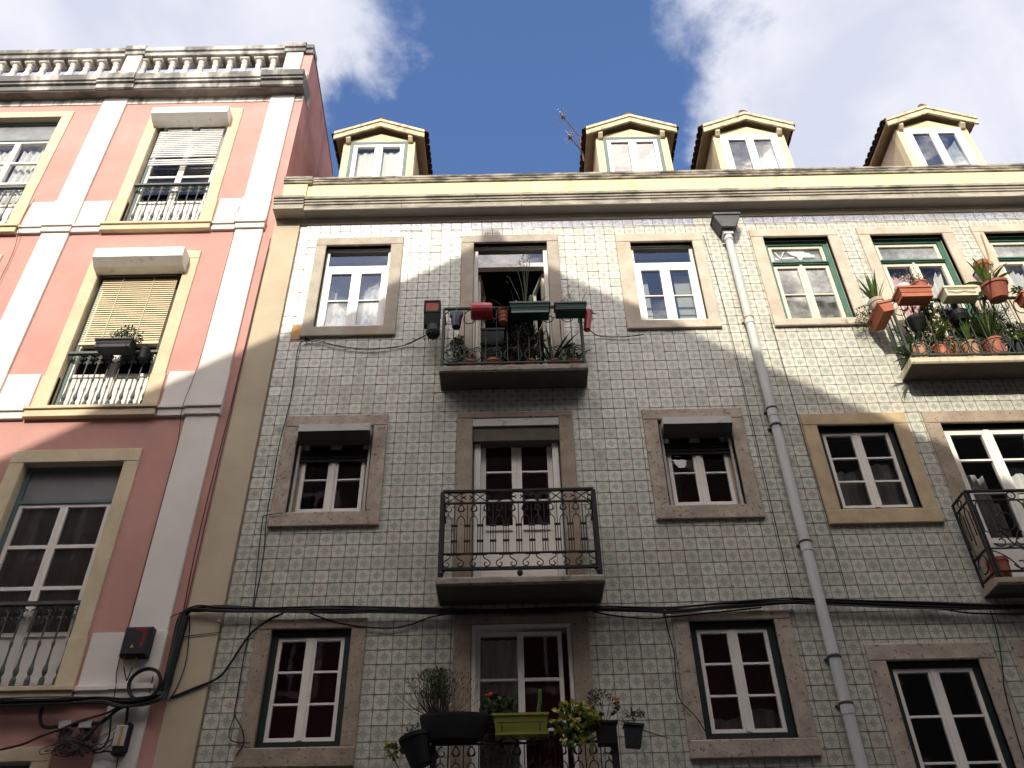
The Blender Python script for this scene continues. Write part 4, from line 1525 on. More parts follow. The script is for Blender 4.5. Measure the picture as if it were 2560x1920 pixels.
def railing_curls(bal, x0, x1, d, zb, zt, mt, pitch=0.247, bars=0.1235, r=0.0065):
    """flat rails, thin bars, half circle scrolls under the top rail and rings along the foot"""
    y = -d + 0.035
    for nm, z, h, dp in (('top_rail', zt, 0.022, 0.018), ('bottom_rail', zb + 0.06, 0.018, 0.012)):
        box(nm, mt, bal, x0, x1, y - dp, y + dp, z - h, z)
        for xs_ in (x0, x1):
            box(nm, mt, bal, xs_ - 0.012, xs_ + 0.012, y + dp + 0.001, -0.03, z - h, z)
    for xs_ in (x0, x1):
        box('corner_post', mt, bal, xs_ - 0.013, xs_ + 0.013, y - 0.0135, y + 0.0135, zb - 0.0, zt - 0.0225)
        for t in (0.33, 0.66):
            b = MB()
            yy = y * (1 - t) - 0.03 * t
            b.box(xs_ - r, xs_ + r, yy - r, yy + r, zb + 0.06, zt - 0.023)
            b.obj('bar', mt, bal)
    n = max(1, round((x1 - x0) / bars))
    st = (x1 - x0) / n
    proto = None
    for i in range(1, n):
        if proto is None:
            b = MB()
            b.box(x0 + st - r * 0.8, x0 + st + r * 0.8, y - r * 0.8, y + r * 0.8, zb + 0.061, zt - 0.023)
            proto = b.obj('bar', mt, bal)
            o0 = i
        else:
            dup(proto, bal, (st * (i - o0), 0, 0))
    m_ = max(1, round((x1 - x0) / pitch))
    st = (x1 - x0) / m_
    ring = scr = None
    for i in range(m_):
        cx = x0 + st * (i + 0.5)
        zc = zb + 0.065 + 0.105
        if ring is None:
            ring = tubes('ring', bal, [[(cx + 0.1 * math.cos(a * 0.2856), zc + 0.1 * math.sin(a * 0.2856)) for a in range(23)],
                                       [(cx + 0.045 + q[0], zc + 0.075 + q[1]) for q in spiral(0, 0, 0.05, 0.02, 0.3, 5.2, 12)]], r, y - 0.004, mt)
            c0 = cx
            L = zt - 0.025
            a1 = bez((cx - st / 2 + 0.01, L - 0.19), (cx - st / 2 + 0.0, L - 0.04), (cx - 0.05, L), (cx + 0.03, L - 0.004))
            a2 = spiral(cx - 0.03, L - 0.17, 0.085, 0.03, math.pi * 0.98, math.pi * 0.98 + 4.6, 14)
            a3 = bez((cx + 0.03, L - 0.004), (cx + 0.12, L - 0.06), (cx + 0.08, L - 0.17), (cx + 0.02, L - 0.17))
            scr = tubes('scroll', bal, [a1, a2, a3], r, y - 0.004, mt)
        else:
            dup(ring, bal, (cx - c0, 0, 0))
            dup(scr, bal, (cx - c0, 0, 0))


bal_up = slab(-0.815, 0.895, 0.35, 7.745, 7.838, 'mossy_concrete')
railing_curls(bal_up, -0.79, 0.865, 0.35, 7.84, 8.765, 'green_iron')
bal_r = slab(4.60, 7.6, 0.335, 7.745, 7.838, 'cream_concrete')
railing_curls(bal_r, 4.63, 7.57, 0.335, 7.84, 8.775, 'green_iron')


def railing_ornate(bal, x0, x1, d, zb, mt='iron'):
    """four flat rails; scroll frieze, arches on triple bars with collars, lyre scrolls along the foot"""
    y = -d + 0.03
    z1, z2, z3, z4 = zb + 0.955, zb + 0.815, zb + 0.255, zb + 0.10
    for nm, z, h, dp in (('top_rail', z1, 0.022, 0.02), ('frieze_rail', z2, 0.014, 0.012), ('foot_rail', z3, 0.012, 0.012), ('bottom_rail', z4, 0.024, 0.018)):
        box(nm, mt, bal, x0, x1, y - dp, y + dp, z - h, z)
        for xs_ in (x0, x1):
            box(nm, mt, bal, xs_ - 0.012, xs_ + 0.012, y + dp + 0.001, -0.03, z - h, z)
    for xs_ in (x0, x1):
        box('corner_post', mt, bal, xs_ - 0.02, xs_ + 0.02, y - 0.021, y + 0.021, zb + 0.0, z1 - 0.0225)
        for i in range(1, 4):
            yy = y + i * (0.0 - 0.03 - y) / 4
            b = MB()
            for e in (-0.02, 0.0, 0.02):
                b.box(xs_ - 0.004, xs_ + 0.004, yy + e - 0.004, yy + e + 0.004, z3, z2 - 0.015)
            b.obj('bar', mt, bal)
    for xf_ in (x0 + 0.01, (x0 + x1) / 2, x1 - 0.01):
        b = MB()
        b.lathe([(0.012, z4 - 0.025), (0.026, z4 - 0.045), (0.03, z4 - 0.065), (0.02, z4 - 0.085), (0.012, zb)][::-1], (xf_, y, 0), 10)
        b.obj('foot', mt, bal, smooth=True)
    n = 12
    st = (x1 - x0) / n
    g = arch = cur = None
    for i in range(n + 1):
        cx = x0 + st * i
        if 0 < i < n:
            if g is None:
                b = MB()
                b.box(cx - 0.0045, cx + 0.0045, y - 0.0045, y + 0.0045, z3, z2 - 0.015)
                for e in (-0.024, 0.024):
                    b.box(cx + e - 0.004, cx + e + 0.004, y - 0.004, y + 0.004, z3, z3 + 0.33)
                for zc in (z3 + 0.30, z3 + 0.13):
                    b.box(cx - 0.032, cx + 0.032, y - 0.010, y + 0.010, zc - 0.009, zc + 0.009)
                g = b.obj('bar', mt, bal)
                gi = cx
                cur = tubes('curl', bal, [[(cx + sg * (0.052 + q[0]), z2 - 0.075 + q[1]) for q in spiral(0, 0, 0.052, 0.012, math.pi / 2, math.pi / 2 + 5.6, 16)] if sg < 0 else [(cx + 0.052 + -q[0] * -1, z2 - 0.075 + q[1]) for q in spiral(0, 0, 0.05, 0.012, math.pi / 2, math.pi / 2 - 5.6, 16)] for sg in (1,)] +
                            [[(cx - 0.05 + q[0], z2 - 0.075 + q[1]) for q in spiral(0, 0, 0.05, 0.012, math.pi / 2, math.pi / 2 + 5.6, 16)]], 0.0055, y - 0.003, mt)
            else:
                dup(g, bal, (cx - gi, 0, 0))
                dup(cur, bal, (cx - gi, 0, 0))
        if i < n:
            if arch is None:
                w_ = st - 0.048
                c = cx + st / 2
                arch = tubes('arch', bal, [[(c + w_ / 2 * math.cos(a), z3 + 0.33 + 0.075 * math.sin(a)) for a in [math.pi * t / 12 for t in range(13)]],
                                           [(c, z3 + 0.405), (c, z3 + 0.44)]], 0.005, y, mt)
                ai = c
            else:
                dup(arch, bal, (cx + st / 2 - ai, 0, 0))
    # frieze of crossed S scrolls
    nf = 6
    st = (x1 - x0) / nf
    fz = None
    for i in range(nf):
        cx = x0 + st * (i + 0.5)
        if fz is None:
            P = []
            zm = (z1 - 0.022 + z2) / 2
            for sg in (-1, 1):
                for sv in (-1, 1):
                    c = (cx + sg * 0.078, zm + sv * 0.028)
                    sp = spiral(0, 0, 0.030, 0.010, -sv * 0.2, -sv * 0.2 - sv * 4.8, 12)
                    P.append([(c[0] + sg * q[0] * 1.0, c[1] + q[1]) for q in sp])
                P.append(bez((cx - 0.10, zm - sg * 0.058), (cx - 0.03, zm - sg * 0.06), (cx + 0.03, zm + sg * 0.06), (cx + 0.10, zm + sg * 0.058)))
            fz = tubes('frieze_scroll', bal, P, 0.0055, y - 0.003, mt)
            fi = cx
        else:
            dup(fz, bal, (cx - fi, 0, 0))
    # lyres
    ly = None
    for i in range(nf):
        cx = x0 + st * (i + 0.5)
        if ly is None:
            P = []
            za, zb_ = z3 - 0.02, z4
            for sg in (-1, 1):
                P.append(bez((cx + sg * 0.035, za), (cx + sg * 0.02, za - 0.05), (cx + sg * 0.10, za - 0.05), (cx + sg * 0.098, zb_ + 0.045)))
                P.append([(cx + sg * q[0], q[1]) for q in spiral(0.062, zb_ + 0.04, 0.036, 0.012, 0.0, -4.6, 12)])
            P.append([(cx - 0.07, za), (cx + 0.07, za)])
            ly = tubes('lyre', bal, P, 0.0058, y - 0.002, mt)
            li = cx
        else:
            dup(ly, bal, (cx - li, 0, 0))


bal_m = slab(-0.745, 0.855, 0.46, 5.08, 5.165, 'mossy_concrete')
railing_ornate(bal_m, -0.71, 0.82, 0.46, 5.168)
bal_l = slab(-0.745, 0.86, 0.46, 2.76, 2.845, 'mossy_concrete')
railing_ornate(bal_l, -0.71, 0.82, 0.46, 2.848)


def railing_rings(bal, x0, x1, d, zb, mt='iron'):
    y = -d + 0.02
    z1, z2, z3, z4 = zb + 0.945, zb + 0.835, zb + 0.30, zb + 0.06
    for nm, z, h, dp in (('top_rail', z1, 0.018, 0.018), ('frieze_rail', z2, 0.012, 0.008), ('foot_rail', z3, 0.012, 0.008), ('bottom_rail', z4, 0.016, 0.012)):
        box(nm, mt, bal, x0, x1, y - dp, y + dp, z - h, z)
        box(nm, mt, bal, x0 - 0.01, x0 + 0.01, y + dp + 0.001, -0.02, z - h, z)
    for xs_ in (x0, x0 + 0.035):
        box('corner_post', mt, bal, xs_ - 0.01, xs_ + 0.01, y - 0.0105, y + 0.0105, zb, z1 - 0.0185)
    box('corner_post', mt, bal, x0 - 0.01, x0 + 0.01, -0.04, -0.02, zb, z1 - 0.0185)
    pitch = 0.335
    pr = None
    n = int((x1 - x0) / pitch)
    for i in range(n):
        cx = x0 + 0.13 + pitch * i
        if pr is None:
            P = []
            P.append([(cx + 0.33 + 0.04 * math.cos(a * 0.349), z1 - 0.065 + 0.04 * math.sin(a * 0.349)) for a in range(19)])
            w = 0.075
            P.append([(cx + w - 0.03, z3 + 0.17), (cx + w, z3 + 0.18), (cx + w, z2 - 0.09)] + [(cx + w * math.cos(a), z2 - 0.085 + 0.08 * math.sin(a)) for a in [math.pi * t / 10 for t in range(1, 10)]] + [(cx - w, z2 - 0.09), (cx - w, z3 + 0.18), (cx - w + 0.03, z3 + 0.17)])
            oc = cx + pitch / 2
            P.append([(oc + 0.088 * math.cos(a * 0.2856), z2 - 0.25 + 0.10 * math.sin(a * 0.2856)) for a in range(23)])
            P.append(bez((cx + w, z3 + 0.18), (cx + w + 0.07, z3 + 0.14), (cx + 0.10, z3 + 0.02), (oc + 0.07, z3 + 0.004)))
            P.append(bez((oc + pitch - pitch / 2 - 0.075, z3 + 0.18), (oc + 0.02, z3 + 0.14), (oc + 0.06, z3 + 0.02), (oc - 0.07, z3 + 0.004)))
            pr = tubes('ring_panel', bal, P, 0.0075, y - 0.003, mt)
            sc = tubes('scroll', bal, [spiral(cx + 0.04, z3 + 0.07, 0.07, 0.015, 3.4, 8.6, 16), spiral(oc + 0.06, z3 + 0.075, 0.06, 0.015, -0.2, -5.0, 16),
                                       bez((cx - 0.12, z3 - 0.02), (cx - 0.02, z3 - 0.04), (cx + 0.06, z3 - 0.10), (cx + 0.12, z4 + 0.03)),
                                       spiral(cx + 0.15, z4 + 0.075, 0.07, 0.015, 3.3, 8.4, 16), spiral(oc + 0.10, z4 + 0.11, 0.06, 0.015, 0.2, -5.0, 16),
                                       bez((cx + 0.12, z4 + 0.01), (cx + 0.2, z4 + 0.01), (cx + 0.26, z4 + 0.06), (cx + 0.25, z3 - 0.03))], 0.0065, y - 0.003, mt)
            pi_ = cx
        else:
            dup(pr, bal, (cx - pi_, 0, 0))
            dup(sc, bal, (cx - pi_, 0, 0))
    # the return to the wall
    ys = lambda t: y + (-0.02 - y) * t
    P = [[(0.2, z3 + 0.17), (0.2, z2 - 0.09), (0.32, z2 - 0.02), (0.44, z2 - 0.09), (0.44, z3 + 0.1)], [(0.6, z3 + 0.17), (0.6, z2 - 0.09), (0.72, z2 - 0.02), (0.84, z2 - 0.09), (0.84, z3 + 0.1)],
         [(0.5 + 0.3 * math.cos(a * 0.4), z3 - 0.11 + 0.09 * math.sin(a * 0.4)) for a in range(14)], [(0.52 + 0.12 * math.cos(a * 0.4), z1 - 0.065 + 0.04 * math.sin(a * 0.4)) for a in range(17)]]
    for p in P:
        b = MB()
        b.tube([(x0, ys(q[0]), q[1]) for q in p], 0.0075, 5)
        b.obj('side_scroll', mt, bal)


bal_mr = slab(4.595, 6.6, 0.325, 5.038, 5.115, 'limestone')
railing_rings(bal_mr, 4.62, 6.55, 0.34, 5.12)

# ------------------------------------------------------------------ downpipe, antenna, cables and boxes
dp = thing('downpipe', (2.96, -0.08, 0), 'pale grey rainwater downpipe with a dark hopper running down the tiled facade', 'downpipe')
b = MB()
b.prism_y([(2.80, 10.50), (3.14, 10.50), (3.14, 10.46), (3.05, 10.27), (2.87, 10.27), (2.80, 10.46)], -0.20, -0.005)
b.obj('hopper', 'zinc_dark', dp)
box('hopper_lip', 'zinc_dark', dp, 2.785, 3.155, -0.215, -0.004, 10.50, 10.535)
b = MB()
b.box(2.895, 3.025, -0.145, -0.02, 10.19, 10.269)
b.obj('hopper_outlet', 'pipe_grey', dp)
segs = [(10.19, 8.71), (8.71, 7.31), (7.31, 5.64), (5.64, 4.03), (4.03, 0.1)]
for za, zb in segs:
    b = MB()
    b.lathe([(0.052, zb), (0.052, za - 0.10), (0.058, za - 0.098), (0.058, za - 0.001)], (2.96, -0.085, 0), 14)
    b.obj('pipe', 'pipe_grey', dp, smooth=False)
for zc, mt in ((10.12, 'pipe_grey'), (8.71, 'brass'), (7.32, 'zinc_dark'), (7.09, 'zinc_dark'), (5.64, 'rust'), (4.46, 'zinc_dark'), (4.03, 'rust')):
    b = MB()
    b.lathe([(0.060, zc - 0.012), (0.065, zc - 0.008), (0.065, zc + 0.008), (0.060, zc + 0.012)], (2.96, -0.085, 0), 14)
    b.box(2.89, 3.03, -0.03, 0.0, zc - 0.008, zc + 0.008)
    b.obj('bracket', mt, dp)

an = thing('antenna', (1.29, 0.9, 13.2), 'rusty television aerial with two small arrays beside the second dormer', 'antenna')
b = MB()
b.tube([(1.29, 0.95, 13.2), (1.265, 0.95, 13.9)], 0.016, 6)
b.obj('mast', 'rust', an)
for (p0, p1) in (((1.27, 0.95, 13.86), (0.95, 0.8, 14.33)), ((1.28, 0.95, 13.45), (1.05, 0.8, 13.72))):
    p0, p1 = Vector(p0), Vector(p1)
    b = MB()
    b.tube([p0, p1], 0.011, 5)
    b.obj('boom', 'rust', an)
    d = (p1 - p0).normalized()
    e = d.cross(Vector((0, 1, 0))).normalized()
    for t in (0.80, 0.9, 1.0):
        c = p0 + (p1 - p0) * t
        b = MB()
        b.tube([c - e * 0.09 + Vector((0, -0.08, 0)), c + e * 0.09 + Vector((0, 0.08, 0))], 0.005, 4)
        b.tube([c - e * 0.05 + Vector((0, 0.1, 0)), c + e * 0.05 + Vector((0, -0.1, 0))], 0.005, 4)
        b.obj('element', 'aluminium', an)
    b = MB()
    c = p0 + (p1 - p0) * 0.86
    b.box(c.x - 0.025, c.x + 0.025, c.y - 0.03, c.y + 0.03, c.z - 0.02, c.z + 0.03)
    b.obj('junction', 'rust', an)
b = MB()
b.tube(smooth_path([(1.27, 0.93, 13.4), (1.12, 0.85, 13.9), (0.97, 0.8, 14.26)]), 0.004, 4)
b.obj('lead', 'cable_grey', an)

bd = thing('cable_bundle', (-1, -0.06, 5.0), 'thick black bundle of cables running along the tiled facade and down its corner', 'cables')
base = [(7.6, 4.88), (5.0, 4.905), (4.1, 4.95), (2.96, 5.01), (2.65, 5.02), (2.0, 4.985), (1.47, 4.955), (0.9, 4.99), (0.2, 4.985), (-0.6, 4.985), (-1.3, 5.02), (-1.8, 5.03), (-2.4, 5.04), (-2.85, 5.055), (-3.07, 5.075), (-3.2, 5.05), (-3.235, 4.92), (-3.23, 4.6), (-3.235, 4.3), (-3.29, 4.19)]
tail = [(-3.55, 4.165), (-3.8, 4.19), (-4.3, 4.19), (-5.2, 4.19), (-7.5, 4.2)]
Rc = random.Random(5)
for i in range(11):
    a = i / 11 * 6.283
    ox, oz, oy = 0.018 * math.cos(a), 0.020 * math.sin(a), 0.014 * math.sin(a * 2 + 1)
    pts = []
    for j, (x, z) in enumerate(base + tail):
        vert = 15 <= j <= 18
        wz = Rc.gauss(0, 0.010)
        if vert:
            pts.append((x + ox * 2.0 + Rc.gauss(0, 0.003), -0.06 + oy, z))
        else:
            spread = 1.0 if j < 15 else 1.5
            pts.append((x + (ox * 2 if j in (14, 19) else 0), -0.07 + oy if j < 15 else -0.11 + oy, z + oz * spread + wz))
    b = MB()
    b.tube(smooth_path(pts, 5), Rc.choice((0.007, 0.009, 0.011)), 6)
    b.obj('cable', 'cable_black' if i % 4 else 'cable_grey', bd)
b = MB()
b.tube([(-3.205, -0.045, 5.0), (-3.215, -0.045, 4.75), (-3.225, -0.045, 4.5), (-3.24, -0.05, 4.28)], 0.040, 8)
b.obj('trunking', 'cable_black', bd)
for xx_ in (-2.86, 1.45, 2.68):
    box('cable_clip', 'box_grey', bd, xx_ - 0.012, xx_ + 0.012, -0.085, 0.0, 4.93, 4.95)


def cable(pts, label, r=0.006, mt='cable_black', y=-0.03, group=None):
    b = MB()
    b.tube(smooth_path([(p[0], p[2] if len(p) > 2 else y, p[1]) for p in pts], 5), r, 6)
    o = b.obj('cable', mt, None)
    return tag(o, label, 'cable', group)


cable([(-2.50, 8.55), (-2.56, 8.51), (-2.58, 8.37), (-2.57, 8.03), (-2.56, 7.69), (-2.565, 7.40, -0.05), (-2.59, 6.98, -0.05), (-2.59, 6.39, -0.05), (-2.585, 6.05, -0.05), (-2.56, 5.74), (-2.55, 5.42), (-2.56, 5.09)], 'thin black cable dropping from the hook under the upper left window past the shuttered window', 0.006)
cable([(-2.42, 6.12, -0.06), (-2.60, 6.10, -0.05), (-2.63, 6.05), (-2.615, 5.79), (-2.58, 5.29), (-2.57, 5.10)], 'short thin cable from the sill of the left shuttered window down to the black bundle', 0.005)
hk = thing('cable_hook', (-2.5, -0.03, 8.53), 'small dark iron cable hook on the tiles under the upper left window', 'hook')
b = MB()
b.tube([(-2.50, 0.0, 8.55), (-2.50, -0.05, 8.55), (-2.50, -0.06, 8.58)], 0.008, 5)
b.tube([(-2.54, -0.05, 8.54), (-2.50, -0.055, 8.56), (-2.46, -0.05, 8.54)], 0.007, 5)
b.obj('hook', 'iron', hk)
cable([(-2.50, 8.55), (-2.35, 8.54), (-2.14, 8.46), (-1.87, 8.40), (-1.67, 8.39), (-1.48, 8.40), (-1.22, 8.46), (-0.85, 8.56, -0.2)], 'sagging brown cable strung from the hook to the left end of the upper middle balcony', 0.006, 'cable_brown')
cable([(-2.48, 8.54), (-2.3, 8.50), (-2.05, 8.42), (-1.8, 8.375), (-1.55, 8.385), (-1.3, 8.43), (-0.85, 8.55, -0.2)], 'lower strand of the two cables sagging towards the upper middle balcony', 0.004, 'cable_brown')
cable([(0.90, 8.60, -0.2), (1.08, 8.53), (1.40, 8.50), (1.65, 8.53)], 'black cable running right from the upper middle balcony to the next window', 0.007)
cable([(-2.25, 5.01, -0.06), (-2.42, 4.94), (-2.56, 4.80), (-2.69, 4.53), (-2.78, 4.40), (-2.98, 4.31), (-3.17, 4.23)], 'thick black cable drooping from the bundle across the beige corner strip', 0.012)
cable([(-2.57, 4.99), (-2.56, 4.82), (-2.57, 4.59), (-2.565, 4.22), (-2.56, 4.07), (-2.46, 3.92, -0.05), (-2.43, 3.81, -0.05), (-2.48, 3.70, -0.05)], 'thin cable hanging down beside the bottom left dark green window', 0.006)
cable([(-2.56, 4.07), (-2.58, 3.90), (-2.53, 3.83), (-2.37, 3.81, -0.05)], 'small loop of cable by the lower corner of the bottom left window', 0.005)
cable([(-2.00, 5.02), (-1.83, 4.95), (-1.65, 4.90), (-1.40, 4.86), (-1.17, 4.85), (-1.01, 4.88), (-0.82, 4.95), (-0.60, 4.99)], 'cable sagging below the bundle above the bottom left window', 0.008)
cable([(0.70, 5.0), (0.85, 4.95), (1.02, 4.92), (1.29, 4.89), (1.56, 4.90, -0.05), (1.93, 4.93, -0.05), (2.4, 4.98)], 'cable sagging below the bundle above the bottom centre right window', 0.008)
cable([(1.44, 5.0), (1.47, 4.72), (1.49, 4.54), (1.475, 4.30), (1.49, 4.11), (1.60, 3.96, -0.05), (1.675, 3.82, -0.04)], 'thin wire drooping down the left jamb of the bottom centre right window', 0.005)
cable([(4.60, 4.90), (4.58, 4.65), (4.50, 4.3), (4.46, 4.16), (4.42, 3.8), (4.40, 3.4)], 'thin wire hanging between the two windows at the bottom right', 0.006)
cable([(3.9, 4.97), (4.13, 4.93), (4.40, 4.88), (4.91, 4.86), (5.6, 4.88)], 'cable sagging below the bundle at the far right', 0.009)
cable([(2.66, 10.3), (2.70, 9.5), (2.725, 8.5), (2.73, 7.4), (2.73, 6.4), (2.73, 5.5), (2.73, 5.05)], 'straight thin wire running down the tiles just left of the downpipe', 0.004, y=-0.012)
cable([(3.24, 8.75), (3.25, 7.9), (3.255, 7.0), (3.265, 6.0), (3.265, 5.05)], 'straight thin wire running down the tiles just right of the downpipe', 0.004, y=-0.042)
cable([(-3.222, 10.4), (-3.232, 9.21), (-3.235, 7.95), (-3.245, 7.16), (-3.262, 6.34), (-3.26, 5.6), (-3.24, 5.0)], 'reddish cable running down the pink strip beside the beige corner', 0.006, 'cable_brown')
cable([(-3.215, 10.2), (-3.222, 9.0), (-3.225, 7.9), (-3.225, 6.8), (-3.225, 5.8), (-3.225, 5.0)], 'second reddish cable along the joint between the two buildings', 0.005, 'cable_brown')
cable([(-3.74, 11.21), (-3.77, 11.02), (-3.77, 10.76, -0.09), (-3.745, 10.53), (-3.74, 9.6), (-3.74, 8.44), (-3.765, 7.96), (-3.77, 7.50, -0.09), (-3.745, 7.07), (-3.745, 6.3), (-3.745, 5.4), (-3.745, 4.8)], 'thin wire following the left edge of the corner pilaster', 0.004, 'cable_brown')
cable([(-6.73, 11.31), (-6.71, 10.78, -0.09), (-6.67, 10.28), (-6.66, 9.72), (-6.66, 9.0)], 'thin wire looping down beside the left window of the top floor', 0.004, 'cable_brown')
jb = thing('junction_box', (-3.59, -0.05, 4.6), 'black square cable junction box with red marks and a small yellow warning triangle', 'junction box')
b = MB()
b.cbox(-3.715, -3.455, -0.135, -0.036, 4.59, 4.875, b=0.012)
b.obj('case', 'plastic_anthracite', jb)
b = MB()
b.cbox(-3.70, -3.47, -0.143, -0.1351, 4.605, 4.86, b=0.004)
b.obj('lid', 'plastic_anthracite', jb)
b = MB()
b.prism_y([(-3.61, 4.855), (-3.525, 4.855), (-3.50, 4.83), (-3.50, 4.80), (-3.53, 4.82), (-3.60, 4.835)], -0.1450, -0.1431)
b.prism_y([(-3.53, 4.81), (-3.50, 4.80), (-3.505, 4.70), (-3.525, 4.665), (-3.545, 4.665), (-3.53, 4.72)], -0.1450, -0.1431)
b.obj('red_mark', 'print_red', jb)
b = MB()
b.prism_y([(-3.625, 4.668), (-3.59, 4.668), (-3.607, 4.697)], -0.1450, -0.1431)
b.obj('warning_triangle', 'print_yellow', jb)
for x0_, x1_, z1_ in ((-3.68, -3.655, 4.50), (-3.555, -3.575, 4.50)):
    b = MB()
    b.tube([(x0_, -0.09, 4.595), (x0_ * 0.3 + x1_ * 0.7, -0.09, 4.53), (x1_, -0.09, z1_)], 0.009, 6)
    b.obj('cable_gland', 'brass', jb)
cable([(-3.73, 4.62, -0.06), (-3.725, 4.47, -0.06), (-3.69, 4.34, -0.08), (-3.67, 4.22, -0.1)], 'thin wire hanging from the left corner of the junction box', 0.0045)
cable([(-3.655, 4.50, -0.09), (-3.63, 4.44, -0.09), (-3.595, 4.37, -0.09)], 'thin cable from the left brass gland of the junction box', 0.006, 'cable_brown')
cable([(-3.575, 4.50, -0.09), (-3.585, 4.44, -0.09), (-3.595, 4.37, -0.09)], 'thin cable from the right brass gland of the junction box', 0.006, 'cable_brown')
cable([(-3.25, 5.06), (-3.36, 5.0), (-3.42, 4.90), (-3.445, 4.80), (-3.43, 4.67), (-3.39, 4.49), (-3.36, 4.26, -0.09)], 'thin cable bowing over the white plaster right of the junction box', 0.0055)
cable([(-3.17, 5.02), (-3.13, 4.79), (-3.11, 4.53), (-3.14, 4.33), (-3.19, 4.2)], 'thin cable bowing over the beige corner strip beside the black trunking', 0.005)
cable([(-3.19, 4.80), (-3.12, 4.815), (-2.83, 4.845)], 'short wire crossing the beige corner strip', 0.004)
cl = thing('cable_coil', (-3.42, -0.1, 4.2), 'round coil of spare black cable hanging below the junction box', 'cable coil')
for i in range(6):
    rr = 0.135 + 0.006 * (i % 3)
    b = MB()
    ph = i * 1.1
    b.tube([(-3.415 + (rr + 0.004 * math.sin(3 * a * 0.2094 + ph)) * 1.02 * math.cos(a * 0.2094), -0.095 - 0.011 * (i // 2) + 0.006 * math.sin(a * 0.2094 + ph), 4.335 + rr * math.sin(a * 0.2094)) for a in range(30)], 0.0075, 6, closed=True)
    b.obj('loop', 'cable_black', cl)
cable([(-7.5, 3.45), (-5.4, 3.62), (-4.59, 3.78), (-4.37, 3.83), (-4.24, 3.89), (-4.10, 3.94), (-3.92, 4.02), (-3.71, 4.08), (-3.6, 4.14)], 'reddish brown cable slanting across the pink wall at the lower left', 0.011, 'cable_brown', y=-0.09)
cable([(-4.31, 4.19), (-4.31, 4.09), (-4.28, 4.01), (-4.22, 3.975), (-4.11, 3.98), (-3.96, 3.99), (-3.80, 4.00), (-3.73, 4.01), (-3.67, 4.07), (-3.60, 4.13), (-3.45, 4.18)], 'thick dark cable dipping below the bundle on the pink wall', 0.016, y=-0.07)
cs = thing('cable_splitter', (-3.95, -0.06, 3.7), 'tangle of thin wires hanging from two small white splitters on the pink wall', 'cable splitter')
for xx_ in (-4.05, -3.87):
    box('splitter', 'box_grey', cs, xx_ - 0.055, xx_ + 0.055, -0.09, -0.01, 3.96, 4.025)
Rc = random.Random(9)
for i in range(26):
    xa = Rc.choice((-4.05, -3.87)) + Rc.uniform(-0.05, 0.05)
    xb = -3.94 + Rc.gauss(0, 0.12)
    zb = 3.72 + abs(Rc.gauss(0, 0.05))
    b = MB()
    b.tube(smooth_path([(xa, -0.06, 3.97), (xa + Rc.gauss(0, 0.03), -0.07, 3.89), (xb + Rc.gauss(0, 0.06), -0.08 + Rc.gauss(0, 0.015), 3.80), (xb, -0.07, zb), (xb + Rc.uniform(0.05, 0.16), -0.07 + Rc.gauss(0, 0.012), zb + 0.03), (xb + Rc.uniform(0.1, 0.22), -0.06, zb + 0.14)], 4), 0.0035, 4)
    b.obj('wire', 'cable_grey' if i % 3 else 'cable_brown', cs)
mb_ = thing('service_box', (-3.51, -0.05, 3.78), 'small grey service box with an orange stripe fixed to the lower pilaster', 'service box')
b = MB()
b.cbox(-3.568, -3.462, -0.125, -0.036, 3.785, 3.965, b=0.006)
b.obj('case', 'box_grey', mb_)
box('stripe', 'box_orange', mb_, -3.522, -3.497, -0.128, -0.1251, 3.79, 3.955)
box('bracket', 'plastic_black', mb_, -3.475, -3.45, -0.12, -0.036, 3.75, 3.99)
b = MB()
b.cbox(-3.56, -3.47, -0.12, -0.036, 3.72, 3.784, b=0.006)
b.obj('outlet', 'plastic_black', mb_)
cable([(-3.53, 4.16, -0.09), (-3.52, 4.06, -0.07), (-3.51, 3.97, -0.07)], 'dark cable entering the top of the grey service box', 0.014)
cable([(-3.56, 3.74, -0.08), (-3.62, 3.76, -0.07), (-3.72, 3.75, -0.07), (-3.80, 3.80, -0.07), (-3.9, 3.9, -0.07)], 'curved cable between the grey service box and the wire tangle', 0.008)
cable([(-3.66, 4.06, -0.08), (-3.63, 3.89, -0.08), (-3.66, 3.79, -0.08), (-3.75, 3.76, -0.08)], 'dark cable hanging left of the grey service box', 0.009)
cable([(-3.50, 3.72, -0.08), (-3.50, 3.6, -0.07), (-3.50, 3.3, -0.06)], 'cable leaving the underside of the grey service box', 0.006)
cable([(-3.70, 4.05, -0.08), (-3.80, 3.92, -0.08), (-3.86, 3.80, -0.08), (-3.82, 3.72, -0.08)], 'thick dark cable dropping from the bundle into the wire tangle', 0.013)


# ------------------------------------------------------------------ pots and plants
def rimpot(c, r, h, mt, parent, tilt=None, taper=0.72, rim=0.028, ribs=0, n=18):
    """flower pot with a rim and an open mouth; c = centre of its base"""
    pr = [(r * taper * 0.6, 0.0), (r * taper, 0.0)]
    k_ = max(1, ribs)
    for i in range(1, k_ + 1):
        t = i / k_
        rr = r * (taper + (0.93 - taper) * t)
        zz = (h - rim) * t
        if ribs:
            pr += [(rr - 0.004, zz - 0.012), (rr + 0.002, zz - 0.006)]
        pr.append((rr, zz))
    pr += [(r, h - rim + 0.001), (r, h), (r * 0.90, h), (r * 0.86, h - 0.035), (r * 0.3, h - 0.036)]
    b = MB()
    b.lathe(pr, c, n, tilt)
    return b.obj('pot', mt, parent, smooth=False)


def soil(c, r, parent, tilt=None, z=0.0):
    b = MB()
    b.lathe([(0.001, z - 0.03), (r, z - 0.03), (r * 0.8, z - 0.018), (0.001, z - 0.012)], c, 12, tilt)
    return b.obj('soil', 'soil', parent)


